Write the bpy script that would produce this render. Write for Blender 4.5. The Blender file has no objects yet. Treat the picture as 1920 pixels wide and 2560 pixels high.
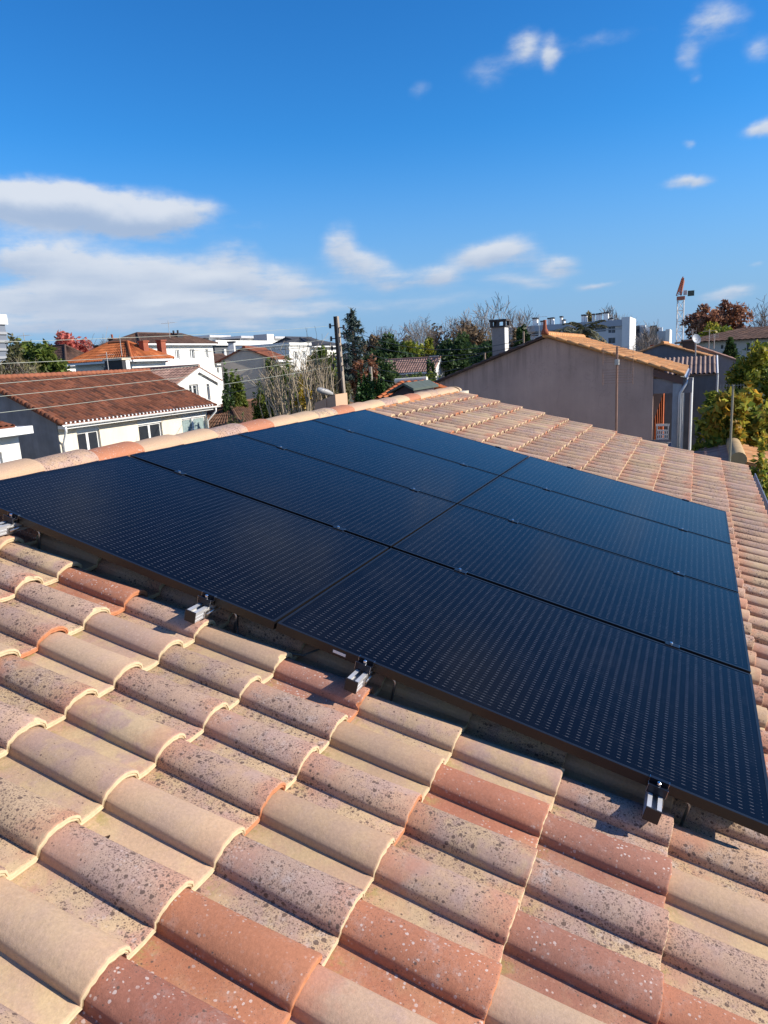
import bpy, math, random
import numpy as np
from mathutils import Vector
random.seed(7); rng = np.random.default_rng(7)
R = math.radians
scene = bpy.context.scene
COL = scene.collection

# ------------------------------------------------------------------ camera
CAM = np.array([-2.1738, -3.1737, 7.2])
CW = np.array([[0.39846059, -0.21119605, 0.89253873],
               [-0.91555481, -0.03358651, 0.40078840],
               [-0.05466767, -0.97686651, -0.20674446]])   # camera right, down, forward (columns)
FPX, CX, CY = 1768.4, 960.0, 1280.0                        # survey of the 1920x2560 photograph
cam_d = bpy.data.cameras.new("camera"); cam = bpy.data.objects.new("camera", cam_d); COL.objects.link(cam)
cam_d.sensor_fit = 'VERTICAL'; cam_d.sensor_height = 36.0; cam_d.lens = FPX / 2560 * 36.0
cam_d.clip_start = 0.05; cam_d.clip_end = 5000
from mathutils import Matrix
M4 = Matrix([[CW[i][0], -CW[i][1], -CW[i][2], CAM[i]] for i in range(3)] + [[0, 0, 0, 1]])
cam.matrix_world = M4
scene.camera = cam

# ------------------------------------------------------------------ sun, exposure
SUN_DIR = np.array([0.36, -1.263, 0.690]); SUN_DIR /= np.linalg.norm(SUN_DIR)
SUN_EL = math.asin(SUN_DIR[2])
sd = bpy.data.lights.new("sun", 'SUN'); sun = bpy.data.objects.new("sun", sd); COL.objects.link(sun)
sd.energy = 5.0; sd.angle = R(0.53); sd.color = (1.0, 0.915, 0.785)
sun.rotation_euler = Vector(SUN_DIR.tolist()).to_track_quat('Z', 'Y').to_euler()
vs = scene.view_settings
vs.view_transform = 'Standard'; vs.look = 'None'; vs.exposure = 0.46; vs.gamma = 1.0; vs.use_curve_mapping = False

def ray(x, y):
    return CW @ np.array([(x - CX) / FPX, (y - CY) / FPX, 1.0])
def at(x, y, D):
    r = ray(x, y); return CAM + r * (D / math.hypot(r[0], r[1]))
def on_x(x, y, X):
    r = ray(x, y); return CAM + r * ((X - CAM[0]) / r[0])
def on_y(x, y, Y):
    r = ray(x, y); return CAM + r * ((Y - CAM[1]) / r[1])
def on_z(x, y, Z):
    r = ray(x, y); return CAM + r * ((Z - CAM[2]) / r[2])
def azel(x, y):
    r = ray(x, y); r = r / np.linalg.norm(r)
    return math.degrees(math.atan2(r[1], r[0])), math.degrees(math.asin(r[2]))

# ------------------------------------------------------------------ world: sky and clouds
world = bpy.data.worlds.new("World"); scene.world = world; world.use_nodes = True
wt = world.node_tree; wt.nodes.clear()
class NT:
    def __init__(s, t): s.t = t; s.n = t.nodes; s.l = t.links
    def add(s, typ, **kw):
        n = s.n.new(typ)
        for k, v in kw.items(): setattr(n, k, v)
        return n
    def put(s, sock, v):
        if hasattr(v, 'is_output') or isinstance(v, bpy.types.NodeSocket): s.l.new(v, sock)
        else: sock.default_value = v
    def math(s, op, a, b=0.0, c=0.0, clamp=False):
        n = s.n.new('ShaderNodeMath'); n.operation = op; n.use_clamp = clamp
        s.put(n.inputs[0], a); s.put(n.inputs[1], b)
        if op in ('MULTIPLY_ADD', 'WRAP', 'COMPARE', 'SMOOTH_MIN', 'SMOOTH_MAX'): s.put(n.inputs[2], c)
        return n.outputs[0]
    def ramp(s, v, a, b, lo=0.0, hi=1.0, smooth=True):
        n = s.n.new('ShaderNodeMapRange'); n.interpolation_type = 'SMOOTHSTEP' if smooth else 'LINEAR'
        s.put(n.inputs[0], v); s.put(n.inputs[1], a); s.put(n.inputs[2], b); s.put(n.inputs[3], lo); s.put(n.inputs[4], hi)
        return n.outputs[0]
    def mix(s, f, a, b, mode='MIX'):
        n = s.n.new('ShaderNodeMix'); n.data_type = 'RGBA'; n.blend_type = mode
        s.put(n.inputs[0], f); s.put(n.inputs[6], a); s.put(n.inputs[7], b)
        return n.outputs[2]
    def noise(s, vec, scale, detail=3.0, rough=0.5, out=0):
        n = s.n.new('ShaderNodeTexNoise'); s.l.new(vec, n.inputs['Vector'])
        n.inputs['Scale'].default_value = scale; n.inputs['Detail'].default_value = detail; n.inputs['Roughness'].default_value = rough
        return n.outputs[out]
    def voro(s, vec, scale, out='Distance', feature='F1', rnd=1.0):
        n = s.n.new('ShaderNodeTexVoronoi'); n.feature = feature; s.l.new(vec, n.inputs['Vector'])
        n.inputs['Scale'].default_value = scale; n.inputs['Randomness'].default_value = rnd
        return n.outputs[out]
    def coramp(s, v, stops, interp='LINEAR'):
        n = s.n.new('ShaderNodeValToRGB'); cr = n.color_ramp; cr.interpolation = interp
        while len(cr.elements) > 1: cr.elements.remove(cr.elements[-1])
        cr.elements[0].position = stops[0][0]; cr.elements[0].color = (*stops[0][1], 1)
        for p, c in stops[1:]:
            e = cr.elements.new(p); e.color = (*c, 1)
        s.put(n.inputs[0], v); return n.outputs[0]
    def sep(s, v):
        n = s.n.new('ShaderNodeSeparateXYZ'); s.l.new(v, n.inputs[0]); return n.outputs
    def comb(s, x, y, z):
        n = s.n.new('ShaderNodeCombineXYZ')
        for i, q in enumerate((x, y, z)): s.put(n.inputs[i], q)
        return n.outputs[0]

w = NT(wt)
out = w.add('ShaderNodeOutputWorld'); bg = w.add('ShaderNodeBackground'); wt.links.new(bg.outputs[0], out.inputs[0])
sky = w.add('ShaderNodeTexSky'); sky.sky_type = 'NISHITA'; sky.sun_disc = False
sky.sun_elevation = SUN_EL
sky.sun_rotation = math.atan2(SUN_DIR[0], SUN_DIR[1])
sky.altitude = 50; sky.air_density = 1.0; sky.dust_density = 0.1; sky.ozone_density = 2.0
bg.inputs['Strength'].default_value = 0.108
tc = w.add('ShaderNodeTexCoord').outputs['Generated']
sx, sy, sz = w.sep(tc)
az = w.math('MULTIPLY', w.math('ARCTAN2', sy, sx), 57.29578)
el = w.math('MULTIPLY', w.math('ARCSINE', sz), 57.29578)
warp = w.noise(tc, 9.0, 5.0, 0.55, out=1)
wr, wg, wb = w.sep(warp)
az2 = w.math('MULTIPLY_ADD', w.math('SUBTRACT', wr, 0.5), 4.0, az)
el2 = w.math('MULTIPLY_ADD', w.math('SUBTRACT', wg, 0.5), 2.4, el)
CLOUDS = [  # photo x, y, half width, half height, weight
    (40, 495, 160, 56, 1.5), (230, 518, 180, 58, 1.6), (400, 542, 150, 46, 1.5), (640, 568, 50, 16, .35),
    (60, 640, 190, 50, 1.4), (230, 690, 210, 52, 1.2), (640, 690, 160, 40, .5), (300, 760, 420, 40, .5), (420, 660, 110, 45, .65), (590, 640, 70, 45, .65),
    (540, 705, 140, 32, .8), (720, 725, 110, 30, .85), (100, 745, 260, 28, .6), (400, 770, 260, 22, .6), (640, 790, 200, 20, .5),
    (150, 810, 300, 26, .55), (560, 825, 260, 22, .5),
    (855, 620, 44, 52, .8), (905, 668, 72, 38, .75), (985, 700, 88, 32, .85), (1110, 695, 64, 28, 1.0),
    (1235, 640, 104, 42, 1.15), (1395, 658, 60, 30, .85), (1300, 705, 110, 18, .55), (1000, 760, 300, 24, .42),
    (1480, 712, 62, 12, .85), (1810, 728, 90, 20, .75), (1712, 450, 62, 20, .8), (1890, 665, 30, 10, .4),
    (1320, 112, 56, 44, .62), (1400, 130, 26, 54, .6), (1230, 190, 90, 50, .38), (1052, 230, 34, 36, .26), (1500, 100, 180, 30, .3),
    (1790, 50, 70, 60, .6), (1725, 125, 40, 60, .42), (1900, 112, 50, 50, .5), (1905, 315, 60, 24, .75), (1725, 360, 22, 14, .4), (1740, 200, 22, 24, .3),
    (300, 800, 420, 40, .55), (250, 735, 300, 45, .5),
    (1000, -260, 260, 90, .9), (250, -420, 300, 110, .8), (1800, -500, 300, 110, .9), (960, -900, 500, 160, .8),
    (2500, 600, 300, 80, .9), (2700, 250, 260, 80, .7), (-500, 520, 320, 70, 1.0), (-700, 700, 400, 70, .9)]
acc = 0.0; accu = 0.0
FILL_BANKS = [(180, 16, 56, 13, .9), (-180, 16, 56, 13, .9), (120, 22, 34, 12, .7), (-110, 10, 30, 8, .8)]   # unseen cloud banks added behind the camera to fill shade: azimuth, elevation, sizes
specs = []
for (cx, cy, hw, hh, wt_) in CLOUDS:
    a0, e0 = azel(cx, cy); a1, _ = azel(cx + hw, cy); _, e1 = azel(cx, cy - hh)
    specs.append((a0, e0, 1 / max(abs(a1 - a0), .3), 1 / max(abs(e1 - e0), .2), wt_))
specs += [(a0, e0, 1 / sa, 1 / se, wt_) for (a0, e0, sa, se, wt_) in FILL_BANKS]
for (a0, e0, ia, ie, wt_) in specs:
    dx = w.math('MULTIPLY_ADD', az2, ia, -a0 * ia); dy = w.math('MULTIPLY_ADD', el2, ie, -e0 * ie)
    r2 = w.math('MULTIPLY_ADD', dy, dy, w.math('MULTIPLY', dx, dx))
    g = w.math('POWER', 0.30, r2)
    acc = w.math('MULTIPLY_ADD', g, wt_, acc)
    accu = w.math('MULTIPLY_ADD', w.math('MULTIPLY', g, dy), wt_, accu)      # how high inside its cloud
mp = w.add('ShaderNodeMapping'); mp.inputs['Scale'].default_value = (1, 1, 2.6); wt.links.new(tc, mp.inputs[0])
fb = w.noise(mp.outputs[0], 12.0, 9.0, 0.60)
mp2 = w.add('ShaderNodeMapping'); mp2.inputs['Scale'].default_value = (1, 1, 9.0); wt.links.new(tc, mp2.inputs[0])
fb = w.math('ADD', w.math('MULTIPLY', fb, w.ramp(el, 3.0, 14.0, .45, 1.0)), w.math('MULTIPLY', w.noise(mp2.outputs[0], 9.0, 7.0, 0.58), w.ramp(el, 3.0, 14.0, .55, 0.0)))
dens = w.math('MULTIPLY', acc, w.ramp(fb, 0.34, 0.66, 0.45, 1.40, False))
cov = w.ramp(dens, 0.10, 0.95, 0.0, 0.93)
up = w.ramp(w.math('ADD', accu, w.math('MULTIPLY', w.math('SUBTRACT', fb, .5), 1.3)), -0.85, 0.75, 0.0, 1.0)
ccol = w.mix(up, (2.7, 3.4, 4.6, 1), (5.0, 5.3, 5.8, 1))
hsv = w.add('ShaderNodeHueSaturation'); wt.links.new(sky.outputs[0], hsv.inputs['Color'])
hsv.inputs['Saturation'].default_value = 1.15
blue = w.mix(1.0, hsv.outputs[0], w.mix(w.ramp(el, 12.0, 46.0), (.27, .82, 1.24, 1), (.15, .68, 1.18, 1)), 'MULTIPLY')
low = w.ramp(el, -1.0, 17.0, .92, 0.0)          # pale blue air towards the horizon
blue = w.mix(low, blue, (1.95, 2.85, 4.6, 1))
wt.links.new(w.mix(cov, blue, ccol), bg.inputs['Color'])

# ------------------------------------------------------------------ materials
MATS = {}
def mat(name, col, rough=0.8, var=0.12, nscale=3.0, bump=0.0, bscale=60.0, metal=0.0, spec=0.5, streak=0.0):
    if name in MATS: return MATS[name]
    m = bpy.data.materials.new(name); m.use_nodes = True; t = NT(m.node_tree); b = t.n['Principled BSDF']
    b.inputs['Roughness'].default_value = rough; b.inputs['Metallic'].default_value = metal
    b.inputs['Specular IOR Level'].default_value = spec
    tcn = t.add('ShaderNodeTexCoord').outputs['Object']
    n = t.noise(tcn, nscale, 5.0, 0.6)
    k = t.ramp(n, 0.3, 0.7, 1 - var, 1 + var * .6, False)
    if streak:
        mpn = t.add('ShaderNodeMapping'); mpn.inputs['Scale'].default_value = (1, 1, .12); t.l.new(tcn, mpn.inputs[0])
        k = t.math('MULTIPLY', k, t.ramp(t.noise(mpn.outputs[0], 2.2, 5.0, .65), .35, .7, 1 - streak, 1.0, False))
    c = t.mix(1.0, (*col, 1), t.comb(k, k, k), 'MULTIPLY')
    t.l.new(c, b.inputs['Base Color'])
    if bump:
        bn = t.add('ShaderNodeBump'); bn.inputs['Strength'].default_value = bump; bn.inputs['Distance'].default_value = 0.01
        t.l.new(t.noise(tcn, bscale, 4.0), bn.inputs['Height']); t.l.new(bn.outputs[0], b.inputs['Normal'])
    MATS[name] = m; return m

def attr(t, name):
    a = t.add('ShaderNodeAttribute'); a.attribute_name = name; return a.outputs['Color']

def leaf_mat(name, cols, trans=0.25):
    if name in MATS: return MATS[name]
    m = bpy.data.materials.new(name); m.use_nodes = True; t = NT(m.node_tree); b = t.n['Principled BSDF']
    r_, g_, b_ = t.sep(attr(t, 'tint'))
    n = len(cols); c = t.coramp(r_, [(i / (n - 1), q) for i, q in enumerate(cols)])
    k = t.ramp(g_, 0, 1, 0.55, 1.35, False)
    c = t.mix(1.0, c, t.comb(k, k, k), 'MULTIPLY')
    t.l.new(c, b.inputs['Base Color']); b.inputs['Roughness'].default_value = 0.5; b.inputs['Specular IOR Level'].default_value = .25
    tr = t.add('ShaderNodeBsdfTranslucent'); t.l.new(c, tr.inputs[0])
    mx = t.add('ShaderNodeMixShader'); mx.inputs[0].default_value = trans
    t.l.new(b.outputs[0], mx.inputs[1]); t.l.new(tr.outputs[0], mx.inputs[2])
    t.l.new(mx.outputs[0], t.n['Material Output'].inputs[0])
    MATS[name] = m; return m

def roof_mat(name, cols, moss=0.0):
    if name in MATS: return MATS[name]
    m = bpy.data.materials.new(name); m.use_nodes = True; t = NT(m.node_tree); b = t.n['Principled BSDF']
    r_, g_, b_ = t.sep(attr(t, 'tint'))
    n = len(cols); c = t.coramp(r_, [(i / (n - 1), q) for i, q in enumerate(cols)])
    tcn = t.add('ShaderNodeTexCoord').outputs['Object']
    k = t.math('MULTIPLY', t.ramp(g_, 0, 1, 0.75, 1.2, False), t.ramp(t.noise(tcn, 1.3, 6, .7), .3, .7, .72, 1.12, False))
    c = t.mix(1.0, c, t.comb(k, k, k), 'MULTIPLY')
    if moss: c = t.mix(t.ramp(t.noise(tcn, 5.0, 6, .7), .52, .72, 0, moss), c, (.09, .085, .05, 1))
    t.l.new(c, b.inputs['Base Color']); b.inputs['Roughness'].default_value = 0.85; b.inputs['Specular IOR Level'].default_value = .2
    MATS[name] = m; return m

def tile_mat():
    m = bpy.data.materials.new('clay_roof_tile'); m.use_nodes = True; t = NT(m.node_tree); b = t.n['Principled BSDF']
    hue, bri, lip = t.sep(attr(t, 'tint'))
    along, across, rnd = t.sep(attr(t, 'place'))
    P = t.add('ShaderNodeTexCoord').outputs['Object']
    base = t.coramp(hue, [(0, (.50, .345, .215)), (.20, (.48, .315, .205)), (.36, (.45, .30, .21)), (.48, (.52, .375, .225)),
                          (.60, (.46, .30, .205)), (.72, (.41, .28, .215)), (.80, (.42, .255, .18)), (.87, (.35, .14, .095)), (.95, (.42, .175, .09)), (1, (.56, .25, .085))])
    # rosy grey firing bloom in the middle of the tile, reddish flame towards its ends
    rosy = t.math('MULTIPLY', t.ramp(t.noise(P, 10.0, 5.0, .65), .42, .62, 0, .8), t.ramp(t.math('FRACT', t.math('MULTIPLY', rnd, 5.1)), .1, .6, .15, 1))
    base = t.mix(t.math('MULTIPLY', rosy, t.ramp(hue, .8, .86, 1, 0)), base, (.405, .272, .228, 1))
    pn = t.noise(P, 7.0, 5.0, .65)
    wob = t.math('MULTIPLY', t.math('SUBTRACT', pn, .5), .9)
    ends = t.math('MAXIMUM', t.ramp(t.math('ADD', along, wob), .74, 1.04, 0, 1), t.ramp(t.math('ADD', along, wob), .42, .14, 0, .8))
    flame = t.math('MULTIPLY', ends, t.ramp(t.math('FRACT', t.math('MULTIPLY', rnd, 2.3)), .05, .6, .12, .85))
    base = t.mix(flame, base, (.45, .20, .125, 1))
    ybl = t.math('MULTIPLY', t.ramp(t.noise(P, 9.0, 5.0, .65), .42, .62, 0, .6), t.ramp(across, .36, .46, 1, .05))
    base = t.mix(t.math('MULTIPLY', ybl, t.ramp(hue, .8, .86, 1, .25)), base, (.55, .405, .22, 1))
    moss = t.math('MULTIPLY', t.math('MULTIPLY', t.ramp(along, .30, .13, 0, 1), t.ramp(across, .36, .44, 1, 0)), t.ramp(t.noise(P, 26.0, 6.0, .7), .46, .62, 0, .7))
    base = t.mix(moss, base, (.33, .27, .10, 1))
    # pale lichen bloom
    base = t.mix(t.math('MULTIPLY', t.ramp(t.noise(P, 14.0, 8.0, .75), .5, .72, 0, .7), t.ramp(t.math('FRACT', t.math('MULTIPLY', rnd, 7.3)), .3, .9, 0, 1)), base, (.47, .40, .37, 1))
    k = t.math('MULTIPLY', t.ramp(bri, 0, 1, .88, 1.12, False), t.ramp(t.noise(P, 120.0, 4.0, .7), .25, .75, .82, 1.14, False))
    base = t.mix(1.0, base, t.comb(k, k, k), 'MULTIPLY')
    # dark lichen speckles, patchy, three sizes
    amt = t.math('MULTIPLY', t.ramp(t.noise(P, 7.0, 4.0, .6), .30, .55, .45, 1.2), t.ramp(t.math('FRACT', t.math('MULTIPLY', rnd, 3.7)), .15, .42, .12, 1.15))
    wv = t.add('ShaderNodeVectorMath'); wv.operation = 'MULTIPLY_ADD'
    t.l.new(t.noise(P, 90.0, 2.0, .5, out=1), wv.inputs[0]); wv.inputs[1].default_value = (.006, .006, .006); t.l.new(P, wv.inputs[2]); PW = wv.outputs[0]
    for sc, rad, s in ((340, .42, .55), (185, .36, .72), (64, .27, .88)):
        d = t.voro(PW, sc); cellr = t.sep(t.voro(PW, sc, 'Color'))[0]
        th = t.math('MULTIPLY', t.math('MULTIPLY', rad, amt), t.ramp(cellr, .45 if sc < 60 else .3, 1, 0, 1.25, False))
        spot = t.ramp(t.math('SUBTRACT', th, d), -.02, .05, 0, s)
        base = t.mix(spot, base, (.115, .075, .060, 1))
    d = t.voro(PW, 95); cellr = t.sep(t.voro(PW, 95, 'Color'))[1]
    red = t.ramp(hue, .58, .86, .12, 1)
    whit = t.math('MULTIPLY', t.ramp(t.math('SUBTRACT', t.math('MULTIPLY', .36, t.ramp(cellr, .30, 1, 0, 1.2, False)), d), -.01, .05, 0, .8), t.math('MULTIPLY', red, t.ramp(t.noise(P, 11, 4, .6), .42, .6, .1, 1)))
    base = t.mix(whit, base, (.58, .47, .42, 1))
    lipc = t.mix(t.math('GREATER_THAN', t.math('FRACT', t.math('MULTIPLY', rnd, 11.7)), .84), (.57, .455, .285, 1), (.50, .205, .10, 1))
    lk = t.ramp(t.noise(P, 60, 4, .6), .3, .7, .86, 1.08, False); lipc = t.mix(1.0, lipc, t.comb(lk, lk, lk), 'MULTIPLY')
    col = t.mix(lip, base, lipc)
    t.l.new(col, b.inputs['Base Color']); b.inputs['Roughness'].default_value = .82; b.inputs['Specular IOR Level'].default_value = .25
    bn = t.add('ShaderNodeBump'); bn.inputs['Strength'].default_value = .35; bn.inputs['Distance'].default_value = .002
    t.l.new(t.math('ADD', t.noise(P, 260, 5, .7), t.math('MULTIPLY', t.noise(P, 40, 3, .6), 1.5)), bn.inputs['Height']); t.l.new(bn.outputs[0], b.inputs['Normal'])
    return m

def glass_cells_mat():
    m = bpy.data.materials.new('solar_cells_under_glass'); m.use_nodes = True; t = NT(m.node_tree); b = t.n['Principled BSDF']
    uvn = t.add('ShaderNodeUVMap'); uvn.uv_map = 'cells'
    u, v, _ = t.sep(uvn.outputs[0])
    P = t.add('ShaderNodeTexCoord').outputs['Object']
    def near(x, period, half, soft):      # 1 within half of a multiple of period
        f = t.math('ABSOLUTE', t.math('SUBTRACT', t.math('FRACT', t.math('ADD', t.math('DIVIDE', x, period), .5)), .5))
        return t.ramp(t.math('MULTIPLY', f, period), half - soft, half + soft, 1, 0)
    bar = near(t.math('SUBTRACT', u, .0092), .01845, .00092, .0004)
    pad = near(t.math('SUBTRACT', v, .0135), .0345, .0060, .001)
    inside = t.math('MULTIPLY', t.ramp(u, .012, .0125, 0, 1), t.math('MULTIPLY', t.ramp(u, 1.090, 1.0905, 1, 0), t.math('MULTIPLY', t.ramp(v, .018, .0185, 0, 1), t.ramp(v, 1.736, 1.7365, 1, 0))))
    wire = t.math('MULTIPLY', near(t.math('SUBTRACT', u, .0092), .01845, .0004, .0002), t.ramp(t.noise(P, 9.0, 4, .7), .45, .68, .03, .5))
    dots = t.math('MULTIPLY', t.math('MULTIPLY', bar, pad), t.ramp(t.noise(P, 30.0, 3, .6), .3, .65, .55, 1.0))
    metal = t.math('MULTIPLY', t.math('MAXIMUM', dots, wire), inside)
    gap = t.math('MAXIMUM', near(t.math('SUBTRACT', v, .016), .0862, .0012, .0003), near(t.math('SUBTRACT', u, .0), .1845, .0012, .0003))
    cellc = t.mix(t.noise(P, 6.0, 5, .7), (.0018, .0020, .0040, 1), (.0040, .0046, .0085, 1))
    dust = t.ramp(t.noise(P, 500.0, 2, .6), .66, .78, 0, .10)
    cellc = t.mix(dust, cellc, (.2, .2, .21, 1))
    cellc = t.mix(t.ramp(t.noise(P, 1.9, 7, .68),   .48, .8, 0, .014), cellc, (.30, .29, .28, 1))   # uneven dust film, also painting in a hazy reflected sheen
    cellc = t.mix(t.math('MULTIPLY', gap, .6), cellc, (.002, .0025, .006, 1))
    col = t.mix(metal, cellc, (.135, .14, .16, 1))
    t.l.new(col, b.inputs['Base Color'])
    rgh = t.ramp(t.noise(P, 4.0, 5, .65), .3, .7, .09, .16, False)
    t.l.new(rgh, b.inputs['Roughness']); b.inputs['IOR'].default_value = 1.21
    b.inputs['Specular IOR Level'].default_value = .5
    bn = t.add('ShaderNodeBump'); bn.inputs['Strength'].default_value = .06; bn.inputs['Distance'].default_value = .001
    t.l.new(t.noise(P, 700, 2, .5), bn.inputs['Height']); t.l.new(bn.outputs[0], b.inputs['Normal'])
    return m

# ------------------------------------------------------------------ mesh helpers
class MB:
    def __init__(s): s.v = []; s.f = []; s.tint = None
    def face(s, pts):
        i = len(s.v); s.v += [tuple(map(float, p)) for p in pts]; s.f.append(tuple(range(i, i + len(pts))))
    def prism(s, pts, d):                  # closed solid: polygon swept by vector d
        p = [np.array(q, float) for q in pts]; d = np.array(d, float); n = len(p); i = len(s.v)
        s.v += [tuple(q) for q in p] + [tuple(q + d) for q in p]
        s.f.append(tuple(i + k for k in range(n))[::-1]); s.f.append(tuple(i + n + k for k in range(n)))
        for k in range(n): k2 = (k + 1) % n; s.f.append((i + k, i + k2, i + n + k2, i + n + k))
        return s
    def box(s, a, b):
        x0, y0, z0 = a; x1, y1, z1 = b
        return s.prism([(x0, y0, z0), (x1, y0, z0), (x1, y1, z0), (x0, y1, z0)], (0, 0, z1 - z0))
    def obox(s, o, ex, ey, ez):            # oriented box from corner o with edge vectors
        o = np.array(o, float); ex = np.array(ex, float); ey = np.array(ey, float)
        return s.prism([o, o + ex, o + ex + ey, o + ey], ez)
    def tube(s, pts, r, n=6, cap=True):
        pts = [np.array(p, float) for p in pts]; rs = r if hasattr(r, '__len__') else [r] * len(pts)
        i0 = len(s.v); prev = None
        for k, p in enumerate(pts):
            d = pts[min(k + 1, len(pts) - 1)] - pts[max(k - 1, 0)]; d = d / (np.linalg.norm(d) + 1e-12)
            if prev is None:
                a = np.array([0, 0, 1.0]) if abs(d[2]) < .9 else np.array([1.0, 0, 0])
            else: a = prev
            x = a - d * (a @ d); x /= np.linalg.norm(x) + 1e-12; y = np.cross(d, x); prev = x
            for j in range(n):
                t = 2 * math.pi * j / n; s.v.append(tuple(p + rs[k] * (math.cos(t) * x + math.sin(t) * y)))
        for k in range(len(pts) - 1):
            for j in range(n):
                a = i0 + k * n + j; b_ = i0 + k * n + (j + 1) % n; s.f.append((a, b_, b_ + n, a + n))
        if cap:
            s.f.append(tuple(i0 + j for j in range(n))[::-1]); e = i0 + (len(pts) - 1) * n; s.f.append(tuple(e + j for j in range(n)))
        return s
    def build(s, name, m, parent=None, smooth=False, place=None):
        base = np.array(parent_loc(parent)) if parent is not None else (np.array(place, float) if place is not None else np.zeros(3))
        me = bpy.data.meshes.new(name)
        v = np.array(s.v, float) - base
        me.from_pydata(v.tolist(), [], s.f)
        me.materials.append(m)
        if smooth: me.polygons.foreach_set('use_smooth', [True] * len(me.polygons))
        o = bpy.data.objects.new(name, me); COL.objects.link(o)
        if parent is not None: o.parent = parent
        else: o.location = base
        return o
def parent_loc(o):
    l = np.zeros(3)
    while o is not None: l = l + np.array(o.location); o = o.parent
    return l
def tag(o, label, cat, group=None, kind=None):
    if label: o['label'] = label
    if cat: o['category'] = cat
    if group: o['group'] = group
    if kind: o['kind'] = kind
    return o
def thing(name, label, cat, loc, group=None):
    o = bpy.data.objects.new(name, None); COL.objects.link(o); o.location = tuple(map(float, loc)); o.empty_display_size = .3
    return tag(o, label, cat, group)
def color_attr(o, name, arr):
    a = o.data.attributes.new(name, 'FLOAT_COLOR', 'POINT')
    arr = np.asarray(arr, float); rgba = np.ones((len(arr), 4)); rgba[:, :3] = arr
    a.data.foreach_set('color', rgba.ravel())

def tiled_slope(name, e0, e1, r1, r0, m, parent, pw=.22, pl=.36, amp=.045, th=.02, k=4):
    """roof covering: barrel tiles running from the eave e0-e1 up to the ridge r0-r1"""
    e0, e1, r1, r0 = [np.array(q, float) for q in (e0, e1, r1, r0)]
    L = max(np.linalg.norm(e1 - e0), np.linalg.norm(r1 - r0)); H = np.linalg.norm((r0 + r1 - e0 - e1) / 2)
    nt = max(2, round(L / pw)); nc = max(2, round(H / pl)); nu = nt * k
    nrm = np.cross(e1 - e0, (r0 + r1 - e0 - e1) / 2); nrm /= np.linalg.norm(nrm)
    if nrm[2] < 0: nrm = -nrm
    s = np.linspace(0, 1, nu + 1); ph = (np.arange(nu + 1) % k) / k
    prof = amp * np.maximum(0, np.sin(np.pi * np.clip((ph - .12) / .76, 0, 1))) ** .8
    rnd = rng.random((nt + 1, nc, 2)); V = []; T = []
    for j in range(nc):
        for (tt, off) in ((j / nc, th), ((j + 1) / nc, 0)):
            a = e0 + (r0 - e0) * tt; b = e1 + (r1 - e1) * tt
            V.append(a[None] + s[:, None] * (b - a)[None] + (prof + off)[:, None] * nrm[None])
            c = rnd[np.minimum(np.arange(nu + 1) // k, nt), j]; T.append(np.column_stack([c, np.zeros(nu + 1)]))
    V = np.concatenate(V); T = np.concatenate(T); W = nu + 1
    F = [(i * W + q, i * W + q + 1, (i + 1) * W + q + 1, (i + 1) * W + q) for i in range(2 * nc - 1) for q in range(nu)]
    # underside closes the covering
    b0 = len(V); und = np.array([e0, e1, r1, r0]) - nrm * .05; V = np.concatenate([V, und]); T = np.concatenate([T, np.zeros((4, 3))])
    F.append((b0 + 3, b0 + 2, b0 + 1, b0)); top = (2 * nc - 1) * W
    F += [(b0, b0 + 1, nu, 0), (b0 + 1, b0 + 2, top + nu, nu), (b0 + 2, b0 + 3, top, top + nu), (b0 + 3, b0, 0, top)]
    mb = MB(); mb.v = [tuple(q) for q in V]; mb.f = F
    o = mb.build(name, m, parent); color_attr(o, 'tint', T); return o

# ------------------------------------------------------------------ ground
def ground():
    m = bpy.data.materials.new('ground_soil_and_grass'); m.use_nodes = True; t = NT(m.node_tree); b = t.n['Principled BSDF']
    P = t.add('ShaderNodeTexCoord').outputs['Object']
    c = t.mix(t.ramp(t.noise(P, .12, 6, .6), .4, .6, 0, 1), (.055, .075, .025, 1), (.14, .115, .07, 1))
    c = t.mix(t.noise(P, 3, 6, .7), c, (.05, .055, .03, 1)); t.l.new(c, b.inputs['Base Color']); b.inputs['Roughness'].default_value = .95
    mb = MB(); mb.face([(-3000, -3000, 0), (3000, -3000, 0), (3000, 3000, 0), (-3000, 3000, 0)])
    tag(mb.build('ground', m), None, None, kind='structure')
    asph = mat('asphalt', (.05, .05, .052), .9, .2, 2.0, .3, 120)
    rb = MB(); rb.face([(-60, 8.5, .004), (140, 8.5, .004), (140, 14.0, .004), (-60, 14.0, .004)])
    tag(rb.build('road', asph), None, None, kind='structure')
    pv = mat('pavement_concrete', (.27, .26, .24), .9, .15, 1.5, .2, 90)
    for y0, y1 in ((7.0, 8.5), (14.0, 15.5)):
        p = MB().box((-60, y0, 0), (140, y1, .12)); tag(p.build('pavement', pv), None, None, kind='structure')
ground()

# ------------------------------------------------------------------ our roof
TH = R(15.8); CT, ST = math.cos(TH), math.sin(TH); ZO = 6.7310
def RP(u, v, h=0.0):
    """point of our roof: u along the ridge, v down the slope, h above the plane of the panel faces"""
    return np.array([u, -v * CT - h * ST, -v * ST + h * CT + ZO])
PAN = -.150                      # pan of the tiles below the panel plane
U0, U1 = -5.872, 8.618           # near and far verge
PWID, PLEN = .21, .358
HOUSE = thing('house', 'own house whose pink and beige tiled roof fills the foreground under the panels', 'house', (1.4, 0, 0))
TILE = tile_mat()
WALLC = mat('cream_render', (.62, .56, .46), .9, .1, 1.2, .2, 80, streak=.15)
MORTAR = mat('orange_mortar', (.46, .20, .075), .95, .25, 18.0, .5, 120)

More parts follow.
